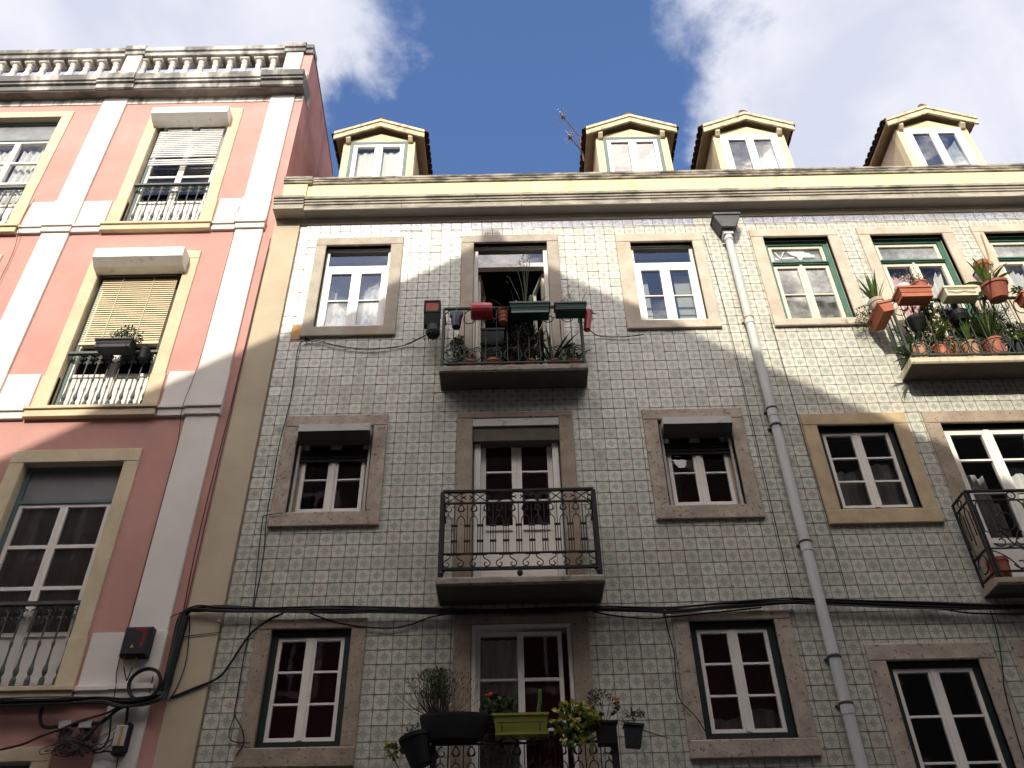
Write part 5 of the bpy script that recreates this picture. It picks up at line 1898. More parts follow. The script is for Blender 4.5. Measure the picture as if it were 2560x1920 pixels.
def trough(x0, x1, y0, y1, z0, z1, mt, parent, taper=0.03, rim=0.02, M=None, ribs=0):
    """long planter: tapered shell, thick rim, open top"""
    b = MB()

    def ring(e, z):
        return [(x0 + e, y0 + e, z), (x1 - e, y0 + e, z), (x1 - e, y1 - e, z), (x0 + e, y1 - e, z)]
    h = z1 - z0
    L = [ring(taper, z0)]
    if ribs:
        for i in range(1, ribs):
            t = i / ribs
            zz = z0 + (h - rim) * t
            e = taper * (1 - t) + 0.010
            L += [ring(e, zz - 0.006), ring(e - 0.006, zz - 0.002), ring(e - 0.006, zz + 0.004), ring(e, zz + 0.008)]
    L += [ring(0.010, z1 - rim), ring(0.0, z1 - rim + 0.001), ring(0.0, z1), ring(0.014, z1), ring(0.018, z1 - 0.04)]
    for a in range(len(L) - 1):
        for i in range(4):
            j = (i + 1) % 4
            b.face((L[a][i], L[a][j], L[a + 1][j], L[a + 1][i]))
    b.face(L[0][::-1])
    if M is not None:
        b.xf(M)
    o = b.obj('pot', mt, parent)
    q = MB()
    q.face(ring(0.016, z1 - 0.03))
    if M is not None:
        q.xf(M)
    q.obj('soil', 'soil', parent)
    return o


def leaf_quad(b, p, d, nrm, L, w, bend=0.25):
    d = d.normalized()
    s = d.cross(nrm)
    if s.length < 1e-4:
        s = d.cross(Vector((1, 0.3, 0.2)))
    s.normalize()
    u_ = s.cross(d).normalized()
    m1 = p + d * L * 0.5 + u_ * L * bend * 0.3
    t = p + d * L - u_ * L * bend * 0.2
    i = len(b.v)
    b.v += [p, m1 + s * w / 2, t, m1 - s * w / 2]
    b.f.append((i, i + 1, i + 2))
    b.f.append((i, i + 2, i + 3))
    for _ in range(2):
        b.m.append(b.cur)
        b.uv.append(None)
        b.tint.append(None)


def bush(parent, c, rx, ry, rz, n, L, w, mats, seed, name='foliage', up_bias=0.3, hollow=0.0):
    R = random.Random(seed)
    c = Vector(c)
    b = MB()
    cl = [Vector((R.gauss(0, 0.5) * rx, R.gauss(0, 0.5) * ry, R.gauss(0, 0.5) * rz)) for _ in range(max(4, n // 25))]
    for i in range(n):
        k_ = R.choice(cl)
        p = k_ + Vector((R.gauss(0, 0.22) * rx, R.gauss(0, 0.22) * ry, R.gauss(0, 0.22) * rz))
        q = Vector((p.x / rx, p.y / ry, p.z / rz))
        if q.length > 1.0:
            p = p / q.length
        d = (p + Vector((R.gauss(0, 1), R.gauss(0, 1), R.gauss(0, 1) + up_bias)) * max(rx, rz) * 0.6)
        b.cur = R.randrange(len(mats))
        s_ = R.uniform(0.7, 1.25)
        leaf_quad(b, c + p, d if d.length > 1e-4 else Vector((0, 0, 1)), Vector((R.gauss(0, 1), R.gauss(0, 1) - 0.6, R.gauss(0, 1) + 0.8)), L * s_, w * s_)
    return b.obj(name, list(mats), parent)


def twigs(parent, base, tips, mt='stem_brown', r=0.004, seed=1, name='stem', jit=0.02):
    R = random.Random(seed)
    b = MB()
    base = Vector(base)
    for t in tips:
        t = Vector(t)
        mid_ = (base + t) / 2 + Vector((R.gauss(0, jit), R.gauss(0, jit), R.gauss(0, jit)))
        b.tube(smooth_path([base + Vector((R.gauss(0, 0.008), R.gauss(0, 0.008), 0)), mid_, t], 3), r, 4, r1=r * 0.5)
    return b.obj(name, mt, parent)


def blade(b, base, d, L, w, droop, R, segs=5):
    """one strap leaf"""
    d = Vector(d).normalized()
    side = d.cross(Vector((0, 0, 1)))
    if side.length < 0.05:
        side = Vector((R.uniform(-1, 1), R.uniform(-1, 1), 0))
    side.normalize()
    p = Vector(base)
    pts = [p.copy()]
    dd = d.copy()
    for i in range(segs):
        dd = (dd + Vector((0, 0, -droop / segs))).normalized()
        p = p + dd * (L / segs)
        pts.append(p.copy())
    for i in range(segs):
        w0 = w * (0.6 + 0.4 * math.sin(math.pi * min(1, (i + 0.5) / segs))) * (1 - (i / segs) ** 3)
        w1 = w * (0.6 + 0.4 * math.sin(math.pi * min(1, (i + 1.5) / segs))) * (1 - ((i + 1) / segs) ** 3)
        nrm = side.cross(dd) * 0.15
        i0 = len(b.v)
        b.v += [pts[i] - side * w0 / 2, pts[i] + nrm * 0, pts[i] + side * w0 / 2, pts[i + 1] + side * w1 / 2, pts[i + 1], pts[i + 1] - side * w1 / 2]
        b.v[i0 + 1] = pts[i] - Vector((0, 0, w0 * 0.18))
        b.v[i0 + 4] = pts[i + 1] - Vector((0, 0, w1 * 0.18))
        for f in ((0, 1, 4, 5), (1, 2, 3, 4)):
            b.f.append(tuple(i0 + a for a in f))
            b.m.append(b.cur)
            b.uv.append(None)
            b.tint.append(None)


def straps(parent, c, n, L, w, droop, mats, seed, spread=0.6, single=True, lean=(0, 0, 0)):
    """a tuft of long leaves; each leaf a piece when single"""
    R = random.Random(seed)
    c = Vector(c)
    all_ = MB()
    for i in range(n):
        a = R.uniform(0, 6.283)
        e = R.uniform(0.15, spread)
        d = Vector((math.cos(a) * e, math.sin(a) * e, 1.0)) + Vector(lean)
        b = MB() if single else all_
        b.cur = 0
        if not single:
            b.cur = R.randrange(len(mats))
        blade(b, c + Vector((math.cos(a), math.sin(a), 0)) * 0.012, d, L * R.uniform(0.65, 1.1), w * R.uniform(0.8, 1.1), droop * R.uniform(0.5, 1.3), R)
        if single:
            b.obj('leaf', R.choice(mats), parent)
    if not single:
        all_.obj('foliage', list(mats), parent)


def holder(parent, x0, x1, y0, y1, z0, z1, mt='iron'):
    """wire hoop and hooks that carry a planter on the rail"""
    b = MB()
    b.tube([(x0, y0, z1), (x1, y0, z1), (x1, y1, z1), (x0, y1, z1)], 0.004, 4, closed=True)
    for x in (x0 + 0.04, x1 - 0.04):
        b.tube([(x, y0, z1), (x, y0, z0), (x, y1, z0), (x, y1, z1)], 0.004, 4)
    return b.obj('wire_holder', mt, parent)


RotX = lambda a: Matrix.Rotation(a, 3, 'X')
RotY = lambda a: Matrix.Rotation(a, 3, 'Y')


def about(p, M3):
    p = Vector(p)
    return Matrix.Translation(p) @ M3.to_4x4() @ Matrix.Translation(-p)


GU = 'flower pots on the upper middle balcony'
# --- upper middle balcony, hung outside the rail
t = thing('hanging_planter', (-0.93, -0.3, 8.36), 'terracotta box in a black frame above a wire cage, left of the upper middle balcony', 'planter', GU)
b = MB()
frame(b, -1.035, -0.835, 8.70, 8.895, -0.33, -0.20, 0.022)
b.obj('frame', 'plastic_black', t)
box('pot', 'terracotta', t, -1.012, -0.858, -0.32, -0.21, 8.722, 8.872)
b = MB()
b.prism_x([(-0.325, 8.698), (-0.205, 8.698), (-0.22, 8.52), (-0.30, 8.52)], -1.03, -0.84)
b.obj('tray', 'plastic_black', t)
b = MB()
b.lathe([(0.03, 8.36), (0.07, 8.375), (0.085, 8.42), (0.08, 8.51)], (-0.915, -0.26, 0), 14)
b.obj('bowl', 'plastic_anthracite', t)
b = MB()
for x in (-1.02, -0.97, -0.92, -0.87, -0.83):
    b.tube([(x, -0.325, 8.54), (x, -0.325, 8.36), (x, -0.20, 8.355)], 0.004, 4)
b.tube([(-1.03, -0.325, 8.37), (-0.82, -0.325, 8.35)], 0.005, 4)
b.obj('cage', 'iron', t)
t = thing('hanging_pot', (-0.63, -0.37, 8.40), 'dark navy cluster pot hooked on the rail beside the red tub', 'pot', GU)
b = MB()
b.lathe([(0.03, 8.40), (0.05, 8.405), (0.062, 8.50), (0.068, 8.60), (0.055, 8.63), (0.05, 8.60)], (-0.63, -0.37, 0), 14)
b.obj('pot', 'plastic_navy', t)
for sg in (-1, 1):
    b = MB()
    b.lathe([(0.018, 8.54), (0.03, 8.56), (0.033, 8.60), (0.028, 8.635)], (-0.63 + sg * 0.05, -0.39, 0), 10)
    b.obj('pocket', 'plastic_navy', t)
b = MB()
b.tube([(-0.63, -0.37, 8.62), (-0.63, -0.36, 8.76), (-0.63, -0.31, 8.775)], 0.006, 5)
b.obj('hook', 'plastic_navy', t)
t = thing('planter', (-0.33, -0.40, 8.51), 'red plastic barrel shaped tub tilted on the rail of the upper middle balcony', 'planter', GU)
b = MB()
prf = [(0.001, -0.128), (0.095, -0.128), (0.104, -0.115), (0.108, -0.05), (0.110, 0.0), (0.108, 0.05), (0.104, 0.115), (0.095, 0.128), (0.001, 0.128)]
b.lathe(prf, (-0.327, -0.40, 8.625), 16, RotX(rad(18)) @ RotY(rad(90)))
b.obj('pot', 'plastic_red', t)
b = MB()
b.tube([(-0.40, -0.33, 8.74), (-0.41, -0.34, 8.79)], 0.004, 4)
b.tube([(-0.24, -0.33, 8.73), (-0.23, -0.34, 8.77)], 0.004, 4)
b.obj('stub', 'stem_brown', t)
t = thing('flower_pot', (-0.07, -0.37, 8.46), 'small ribbed terracotta pot wedged between the red tub and the green trough', 'flower pot', GU)
rimpot((-0.07, -0.37, 8.46), 0.068, 0.205, 'terracotta', t, ribs=3, taper=0.78)
soil((-0.07, -0.37, 8.665), 0.055, t)
t = thing('planter', (0.25, -0.40, 8.34), 'long dark green trough with ribs hung at the middle of the upper middle balcony', 'planter', GU)
trough(0.005, 0.495, -0.51, -0.315, 8.515, 8.675, 'plastic_green', t, 0.022, 0.025, ribs=3)
Rr = random.Random(4)
for x, h, w_ in ((0.06, 0.12, 0.02), (0.09, 0.14, 0.022), (0.17, 0.09, 0.024), (0.27, 0.22, 0.028)):
    b = MB()
    b.lathe([(w_ * 0.8, 8.63), (w_, 8.66), (w_, 8.65 + h * 0.8), (w_ * 0.6, 8.65 + h), (0.002, 8.655 + h)], (x, -0.40, 0), 8)
    b.obj('cactus_stem', 'leaf_grey', t, smooth=True)
for i in range(7):
    b = MB()
    x = Rr.uniform(-0.1, 0.45)
    blade(b, (x, -0.42, 8.66), (Rr.uniform(-1.2, 0.6), -0.3, Rr.uniform(0.2, 0.7)), Rr.uniform(0.18, 0.32), 0.014, 1.4, Rr)
    b.obj('leaf', 'stem_dry', t)
t = thing('planter', (0.73, -0.40, 8.38), 'shorter dark green trough with a grey band, right end of the upper middle balcony', 'planter', GU)
trough(0.54, 0.93, -0.50, -0.32, 8.535, 8.67, 'plastic_green', t, 0.02, 0.022, ribs=2)
box('band', 'plastic_anthracite', t, 0.552, 0.918, -0.494, -0.48, 8.548, 8.575)
for i in range(9):
    b = MB()
    x = Rr.uniform(0.56, 0.9)
    blade(b, (x, -0.42, 8.66), (Rr.uniform(-1.0, 1.0), -0.2, Rr.uniform(0.3, 1.0)), Rr.uniform(0.12, 0.25), 0.011, 1.6, Rr)
    b.obj('leaf', 'stem_dry', t)
b = MB()
for i in range(5):
    x = Rr.uniform(0.62, 0.78)
    h = Rr.uniform(0.2, 0.42)
    b.tube([(x, -0.40, 8.65), (x + Rr.gauss(0, 0.02), -0.40, 8.65 + h * 0.5), (x + Rr.gauss(0, 0.03), -0.40, 8.65 + h)], 0.0025, 4)
    for j in range(6):
        z = 8.7 + h * Rr.uniform(0.3, 0.95)
        leaf_quad(b, Vector((x, -0.40, z)), Vector((Rr.gauss(0, 1), Rr.gauss(0, 1), 0.5)), Vector((0, -1, 0.3)), 0.025, 0.012)
b.obj('stem', 'leaf_grey', t)
t = thing('flower_pot', (0.93, -0.30, 8.38), 'red pot hooked on the right corner of the upper middle balcony', 'flower pot', GU)
rimpot((0.925, -0.30, 8.385), 0.055, 0.30, 'plastic_red', t, tilt=RotY(rad(8)), taper=0.75)
b = MB()
leaf_quad(b, Vector((0.97, -0.32, 8.62)), Vector((1, 0, 0.1)), Vector((0, -0.4, 1)), 0.10, 0.03)
b.obj('leaf', 'leaf_mid', t)
# --- upper middle balcony, on its floor
for x, r_, h, lab, mt in ((-0.66, 0.085, 0.12, 'dark pot with a dusky plant, left end of the upper middle balcony floor', 'plastic_black'),
                          (-0.47, 0.085, 0.15, 'terracotta bowl second from the left on the upper middle balcony floor', 'terracotta'),
                          (-0.20, 0.115, 0.14, 'wide orange terracotta bowl by the black crate on the upper middle balcony', 'terracotta_orange'),
                          (0.01, 0.06, 0.13, 'small brown pot between the wide orange bowl and the dead shrub', 'terracotta_brown'),
                          (0.24, 0.075, 0.15, 'terracotta pot holding the dead reddish shrub', 'terracotta'),
                          (0.52, 0.085, 0.14, 'terracotta bowl right of the dead shrub under the ring scrolls', 'terracotta_brown'),
                          (0.745, 0.095, 0.12, 'low round terracotta bowl at the right end of the upper middle balcony floor', 'terracotta')):
    t = thing('flower_pot', (x, -0.2, 7.84), lab, 'flower pot', GU)
    rimpot((x, -0.2, 7.84), r_, h, mt, t, taper=0.7)
    soil((x, -0.2, 7.84 + h), r_ * 0.84, t)
    if x < -0.6:
        bush(t, (x + 0.03, -0.2, 8.16), 0.12, 0.09, 0.24, 420, 0.05, 0.022, ('leaf_dark', 'leaf_grey'), 71)
    elif abs(x - 0.24) < 0.01:
        bush(t, (0.20, -0.19, 8.28), 0.25, 0.14, 0.29, 1500, 0.055, 0.017, ('leaf_dead', 'leaf_dark'), 72)
        twigs(t, (0.24, -0.2, 7.97), [(0.24 + 0.05 * i, -0.2 + 0.02 * (i % 3), 8.45) for i in range(-4, 4)], 'leaf_dead', 0.006, 3)
    elif abs(x - 0.52) < 0.01:
        straps(t, (0.50, -0.2, 7.97), 24, 0.48, 0.036, 0.9, ('leaf_dark', 'leaf_dark', 'leaf_mid'), 73, 0.7)
    elif x > 0.7:
        straps(t, (0.70, -0.18, 7.95), 6, 0.36, 0.07, 0.8, ('leaf_mid', 'leaf_bright'), 74, 0.6)
        bush(t, (0.76, -0.2, 8.10), 0.09, 0.07, 0.10, 90, 0.06, 0.03, ('leaf_dark', 'leaf_mid'), 75)
    elif abs(x + 0.47) < 0.01:
        bush(t, (x, -0.2, 8.05), 0.09, 0.07, 0.07, 120, 0.04, 0.016, ('leaf_dead', 'stem_dry'), 76)
    else:
        bush(t, (x, -0.2, 8.0), r_ * 0.8, 0.05, 0.06, 60, 0.035, 0.014, ('leaf_dark', 'stem_dry'), 77)
t = thing('plant', (0.14, 0.0, 7.86), 'tall dry seed stalks rising above the green trough in front of the open door', 'plant')
Rr = random.Random(8)
b = MB()
for (tip, mid_) in (((0.195, 9.80), (0.21, 9.38)), ((0.01, 9.40), (0.12, 9.05)), ((0.02, 9.62), (0.14, 9.42)), ((0.27, 9.83), (0.235, 9.5)), ((0.15, 9.72), (0.2, 9.3)), ((0.29, 9.75), (0.25, 9.4))):
    b.tube(smooth_path([(0.16, -0.13, 7.95), (0.20, -0.18, 8.7), (mid_[0], -0.2, mid_[1]), (tip[0], -0.2, tip[1])], 5), 0.0048, 4, r1=0.0025)
    for j in range(5):
        z = tip[1] - Rr.uniform(0, 0.14)
        x = tip[0] + Rr.gauss(0, 0.018)
        leaf_quad(b, Vector((x, -0.2, z)), Vector((Rr.gauss(0, 1), Rr.gauss(0, 0.5), 0.8)), Vector((0, -1, 0.2)), 0.03, 0.02)
b.obj('stalk', 'leaf_grey', t)
t2_ = thing('crate', (-0.2, -0.07, 7.84), 'black plastic crates stacked behind the railing of the upper middle balcony', 'crate')
for z0_, z1_ in ((7.85, 8.16), (8.18, 8.36), (8.38, 8.60)):
    b = MB()
    b.box(-0.345, -0.065, -0.12, -0.11, z0_, z1_)
    b.box(-0.345, -0.335, -0.11, 0.06, z0_, z1_)
    b.box(-0.075, -0.065, -0.11, 0.06, z0_, z1_)
    b.box(-0.335, -0.075, 0.05, 0.06, z0_, z1_)
    b.box(-0.355, -0.055, -0.13, -0.1201, z1_ - 0.03, z1_)
    b.obj('crate_tier', 'plastic_anthracite' if z0_ > 8.3 else 'plastic_black', t2_)

GR = 'flower pots on the right balcony'
# --- right balcony
t = thing('planter', (4.42, -0.2, 8.33), 'orange trough with thin red flowering stems on the left side rail of the right balcony', 'planter', GR)
trough(4.42, 4.60, -0.46, -0.06, 8.47, 8.62, 'terracotta_orange', t, 0.02, 0.03, M=about((4.5, -0.2, 8.5), RotY(rad(-14))))
bush(t, (4.38, -0.16, 8.62), 0.18, 0.16, 0.11, 420, 0.035, 0.013, ('leaf_grey', 'leaf_mid', 'leaf_dark'), 81)
twigs(t, (4.42, -0.15, 8.55), [(4.15, -0.14, 8.72), (4.2, -0.2, 8.66), (4.3, -0.1, 8.75), (4.18, -0.1, 8.55), (4.25, -0.18, 8.50)], 'stem_brown', 0.004, 4)
b = MB()
for i in range(14):
    leaf_quad(b, Vector((4.145 + random.gauss(0, 0.02), -0.14 + random.gauss(0, 0.02), 8.72 + random.gauss(0, 0.012))), Vector((random.gauss(0, 1), random.gauss(0, 1), 0.5)), Vector((0, -1, 0.4)), 0.022, 0.016)
b.obj('flower', 'flower_red', t)
t = thing('potted_plant', (4.49, -0.30, 8.57), 'spiky bright green plant in a beige pot, left corner of the right balcony', 'potted plant', GR)
rimpot((4.49, -0.30, 8.58), 0.098, 0.175, 'beige_clay', t, tilt=RotY(rad(-8)), taper=0.76, rim=0.05)
straps(t, (4.48, -0.30, 8.73), 24, 0.38, 0.042, 0.4, ('leaf_bright', 'leaf_bright', 'leaf_mid'), 82, 0.55)
t = thing('planter', (4.87, -0.45, 8.46), 'orange terracotta trough carrying a white bowl and a bushy potted shrub on the right balcony', 'planter', GR)
trough(4.68, 5.09, -0.52, -0.31, 8.64, 8.80, 'terracotta_orange', t, 0.02, 0.03, ribs=2)
t = thing('bowl', (4.80, -0.40, 8.77), 'white plastic bowl standing in the orange trough of the right balcony', 'bowl')
b = MB()
b.lathe([(0.05, 8.775), (0.075, 8.78), (0.092, 8.86), (0.096, 8.88), (0.088, 8.88), (0.07, 8.81)], (4.80, -0.40, 0), 16)
b.obj('shell', 'plastic_white', t)
t = thing('potted_plant', (5.0, -0.40, 8.77), 'twiggy grey green shrub in a brown pot, standing in the right balcony orange trough', 'potted plant', GR)
rimpot((5.02, -0.40, 8.775), 0.098, 0.155, 'terracotta_brown', t, taper=0.8)
bush(t, (4.96, -0.40, 9.04), 0.20, 0.13, 0.14, 420, 0.026, 0.013, ('leaf_grey', 'leaf_dark', 'leaf_grey'), 83)
twigs(t, (5.02, -0.40, 8.9), [(4.80 + 0.05 * i, -0.46 + 0.03 * (i % 4), 9.0 + 0.15 * ((i * 37) % 10) / 10) for i in range(9)], 'stem_brown', 0.0045, 6)
t = thing('planter', (5.42, -0.45, 8.53), 'cream trough with a moulded swag on its front, middle of the right balcony', 'planter', GR)
trough(5.215, 5.63, -0.52, -0.33, 8.64, 8.785, 'plastic_cream', t, 0.02, 0.03)
q = MB()
q.tube([(5.26 + 0.0325 * i, -0.512, 8.70 - 0.018 * abs(math.sin(i * 0.524))) for i in range(11)], 0.005, 4)
q.tube([(5.255, -0.514, 8.735), (5.59, -0.514, 8.735)], 0.004, 4)
q.obj('swag', 'plastic_cream', t)
bush(t, (5.42, -0.42, 8.80), 0.16, 0.06, 0.05, 70, 0.035, 0.013, ('stem_dry', 'leaf_dark'), 84)
t = thing('potted_plant', (5.88, -0.42, 8.62), 'round terracotta pot with long arching green leaves hung on the right balcony rail', 'potted plant', GR)
rimpot((5.885, -0.42, 8.63), 0.15, 0.225, 'terracotta_brown', t, tilt=RotX(rad(10)), taper=0.68, rim=0.035, n=22)
soil((5.885, -0.42, 8.855), 0.12, t)
straps(t, (5.87, -0.40, 8.84), 16, 0.50, 0.06, 1.5, ('leaf_mid', 'leaf_bright', 'leaf_mid'), 85, 1.1)
t = thing('planter', (6.33, -0.42, 8.5), 'orange trough on the rail at the right edge of the photo', 'planter', GR)
trough(6.13, 6.55, -0.50, -0.32, 8.56, 8.70, 'terracotta_orange', t, 0.02, 0.03)
bush(t, (6.3, -0.42, 8.76), 0.18, 0.07, 0.08, 120, 0.06, 0.02, ('leaf_mid', 'leaf_dark'), 86)
t = thing('wall_pot', (6.09, -0.12, 9.33), 'terracotta half pot fixed high on the tiles between the two green framed doors', 'wall pot', GR)
rimpot((6.085, -0.115, 9.335), 0.092, 0.20, 'terracotta', t, tilt=RotX(rad(14)), taper=0.62, rim=0.06)
box('bracket', 'iron', t, 6.0, 6.02, -0.12, 0.0, 9.42, 9.43)
t = thing('hanging_pot', (5.41, -0.28, 8.38), 'round black pot hanging under the cream trough of the right balcony', 'pot', GR)
b = MB()
b.lathe([(0.04, 8.385), (0.085, 8.40), (0.112, 8.47), (0.112, 8.54), (0.10, 8.545), (0.09, 8.50)], (5.41, -0.28, 0), 18)
b.obj('pot', 'plastic_black', t)
t = thing('hanging_pot', (4.87, -0.28, 8.3), 'dark conical pot hanging under the orange trough of the right balcony', 'pot', GR)
b = MB()
b.lathe([(0.02, 8.25), (0.05, 8.27), (0.115, 8.42), (0.12, 8.46), (0.10, 8.46)], (4.87, -0.28, 0), 16)
b.obj('pot', 'plastic_black', t)
rp = [(4.82, 0.092, 0.27, 'tan_clay', 'pinkish clay pot at the left end of the right balcony floor', 'wide'),
      (5.08, 0.095, 0.26, 'terracotta_orange', 'orange terracotta pot second from the left on the right balcony floor', 'strap'),
      (5.29, 0.055, 0.44, 'terracotta_orange', 'tall narrow orange pot standing behind the others on the right balcony floor', 'none'),
      (5.43, 0.095, 0.28, 'tan_clay', 'tan clay pot with stiff narrow leaves on the right balcony floor', 'spike'),
      (5.72, 0.12, 0.31, 'terracotta', 'red terracotta pot with a big tuft of grass on the right balcony floor', 'grass'),
      (5.98, 0.09, 0.27, 'plastic_black', 'black pot with drooping pale leaves right of the grass tuft', 'droop'),
      (6.22, 0.09, 0.25, 'plastic_green', 'green pot near the right edge on the right balcony floor', 'spike')]
for i, (x, r_, h, mt, lab, kind) in enumerate(rp):
    t = thing('potted_plant', (x, -0.2, 7.84), lab, 'potted plant', GR)
    rimpot((x, -0.2 if h < 0.4 else -0.10, 7.842), r_, h, mt, t, taper=0.74)
    soil((x, -0.2 if h < 0.4 else -0.10, 7.842 + h), r_ * 0.84, t)
    z = 7.842 + h - 0.01
    if kind == 'wide':
        straps(t, (x, -0.2, z), 9, 0.40, 0.075, 0.7, ('leaf_mid', 'leaf_dark'), 90, 0.8)
    elif kind == 'strap':
        straps(t, (x, -0.2, z), 10, 0.34, 0.06, 1.1, ('leaf_bright', 'leaf_mid'), 91, 1.0)
    elif kind == 'spike':
        straps(t, (x, -0.2, z), 22, 0.42, 0.026, 0.35, ('leaf_mid', 'leaf_grey', 'leaf_mid'), 92 + i, 0.6)
    elif kind == 'grass':
        straps(t, (x, -0.2, z), 260, 0.52, 0.013, 0.8, ('leaf_mid', 'leaf_bright', 'leaf_mid', 'leaf_dark'), 95, 0.75, single=False)
    elif kind == 'droop':
        straps(t, (x, -0.24, z), 20, 0.36, 0.036, 3.2, ('leaf_bright', 'leaf_mid'), 96, 1.3)
t = thing('plant', (5.12, -0.22, 8.1), 'leafy climber behind the railing between the orange trough and the cream trough', 'plant', GR)
bush(t, (5.15, -0.20, 8.42), 0.16, 0.12, 0.34, 620, 0.06, 0.026, ('leaf_dark', 'leaf_mid', 'leaf_grey', 'leaf_yellow'), 97)
twigs(t, (5.12, -0.2, 8.0), [(5.1, -0.2, 8.7), (5.2, -0.22, 8.6), (5.05, -0.18, 8.5)], 'stem_brown', 0.006, 7)
t = thing('plant', (5.62, -0.15, 8.1), 'tall dark foliage behind the grass tuft under the round pot of the right balcony', 'plant', GR)
bush(t, (5.72, -0.14, 8.42), 0.30, 0.10, 0.24, 700, 0.08, 0.02, ('leaf_dark', 'leaf_mid', 'leaf_dead'), 98)
t = thing('plant', (4.95, -0.1, 7.9), 'dark foliage against the pink curtain low behind the railing of the right balcony', 'plant', GR)
bush(t, (4.95, -0.10, 8.22), 0.26, 0.07, 0.26, 520, 0.07, 0.024, ('leaf_dark', 'leaf_dark', 'leaf_mid'), 120)
t = thing('plant', (6.15, -0.12, 7.9), 'dark foliage low behind the railing near the right edge of the right balcony', 'plant', GR)
bush(t, (6.12, -0.12, 8.25), 0.24, 0.08, 0.28, 420, 0.07, 0.02, ('leaf_dark', 'leaf_mid', 'leaf_dead'), 121)
t = thing('plant', (4.57, -0.3, 7.9), 'strap leaved plant hanging out over the left edge of the right balcony', 'plant', GR)
straps(t, (4.66, -0.27, 7.87), 11, 0.36, 0.035, 2.0, ('leaf_dark', 'leaf_mid'), 99, 1.1, lean=(-0.7, -0.1, 0))
t = thing('rope', (6.27, -0.05, 9.3), 'knotted brown rope hanging beside the far right green door', 'rope')
b = MB()
b.tube(smooth_path([(6.38, -0.04, 10.2), (6.33, -0.05, 9.8), (6.29, -0.05, 9.6), (6.28, -0.06, 9.3), (6.22, -0.2, 8.95)], 5), 0.010, 6)
b.lathe([(0.01, 9.57), (0.028, 9.59), (0.03, 9.63), (0.012, 9.66)], (6.295, -0.055, 0), 8)
b.obj('strand', 'rope', t)
# --- middle right balcony
t = thing('flower_pot', (4.74, -0.22, 5.12), 'single terracotta pot in the corner of the ringed iron balcony at the right', 'flower pot')
rimpot((4.735, -0.215, 5.118), 0.105, 0.215, 'terracotta_brown', t, taper=0.80, rim=0.035, n=20)
soil((4.735, -0.215, 5.333), 0.085, t)

GL = 'pots hung on the bottom balcony'
t = thing('planter', (-0.53, -0.44, 3.66), 'wide black bowl planter with a feathery grey green bush on the bottom balcony', 'planter', GL)
b = MB()
b.lathe([(0.16, 3.665), (0.24, 3.68), (0.285, 3.80), (0.30, 3.86), (0.30, 3.885), (0.28, 3.885), (0.26, 3.83)], (-0.535, -0.45, 0), 22, None, 1.0, 0.42)
b.obj('pot', 'plastic_black', t)
Rr = random.Random(12)
b = MB()
for i in range(150):
    a = Rr.uniform(0, 6.283)
    e = abs(Rr.gauss(0, 0.42))
    tip = Vector((-0.69 + math.cos(a) * e * 0.42, -0.43 + math.sin(a) * e * 0.25, 3.88 + Rr.uniform(0.22, 0.43) * (1 - 0.35 * e)))
    p0 = Vector((-0.67 + math.cos(a) * 0.05, -0.43, 3.86))
    mid_ = (p0 + tip) / 2 + Vector((math.cos(a) * 0.02, 0, -0.02))
    b.tube([p0, mid_, tip], 0.003, 3, r1=0.0015)
b.obj('stem', 'stem_brown', t)
b = MB()
for i in range(1500):
    a = Rr.uniform(0, 6.283)
    e = abs(Rr.gauss(0, 0.45))
    hh = Rr.uniform(0.16, 0.43) * (1 - 0.3 * e)
    p = Vector((-0.69 + math.cos(a) * e * 0.42 * hh / 0.35, -0.43 + math.sin(a) * e * 0.25, 3.87 + hh))
    b.cur = Rr.randrange(2)
    leaf_quad(b, p, Vector((math.cos(a) * 0.5, math.sin(a) * 0.4, 1.0)), Vector((Rr.gauss(0, 1), -1, Rr.gauss(0, 1))), 0.035, 0.008)
b.obj('foliage', ['leaf_dark', 'leaf_grey'], t)
t = thing('hanging_pot', (-0.83, -0.45, 3.5), 'round black pot tilted over the left corner of the bottom balcony', 'pot', GL)
rimpot((-0.80, -0.45, 3.49), 0.135, 0.25, 'plastic_black', t, tilt=RotY(rad(-17)), taper=0.66, rim=0.035, n=22)
t = thing('planter', (0.03, -0.45, 3.7), 'lime green plastic trough in a wire holder at the middle of the bottom balcony', 'planter', GL)
trough(-0.21, 0.27, -0.52, -0.36, 3.705, 3.88, 'plastic_lime', t, 0.03, 0.02)
box('lip', 'plastic_lime', t, -0.188, 0.262, -0.527, -0.35, 3.70, 3.716)
holder(t, -0.17, 0.23, -0.525, -0.35, 3.70, 3.80)
b = MB()
for d_ in ((-0.7, 0.5), (0.6, 0.6), (-0.2, 1.0)):
    blade(b, (0.02, -0.45, 3.86), (d_[0], -0.1, d_[1]), 0.10, 0.016, 2.0, Rr)
b.obj('leaf', 'leaf_dark', t)
t = thing('potted_plant', (-0.2, -0.30, 3.75), 'dark leafy geranium with one red bloom behind the lime trough', 'potted plant', GL)
rimpot((-0.2, -0.28, 3.72), 0.08, 0.15, 'plastic_black', t)
bush(t, (-0.18, -0.30, 3.96), 0.18, 0.10, 0.10, 190, 0.055, 0.045, ('leaf_dark', 'leaf_mid', 'leaf_dark'), 101)
b = MB()
for i in range(16):
    leaf_quad(b, Vector((-0.245 + random.gauss(0, 0.014), -0.36 + random.gauss(0, 0.012), 4.085 + random.gauss(0, 0.011))), Vector((random.gauss(0, 1), random.gauss(0, 1), 0.5)), Vector((0, -1, 0.4)), 0.024, 0.020)
b.obj('flower', 'flower_red', t)
t = thing('cactus', (0.2, -0.30, 3.8), 'single green columnar cactus in front of the bottom sliding door', 'cactus', GL)
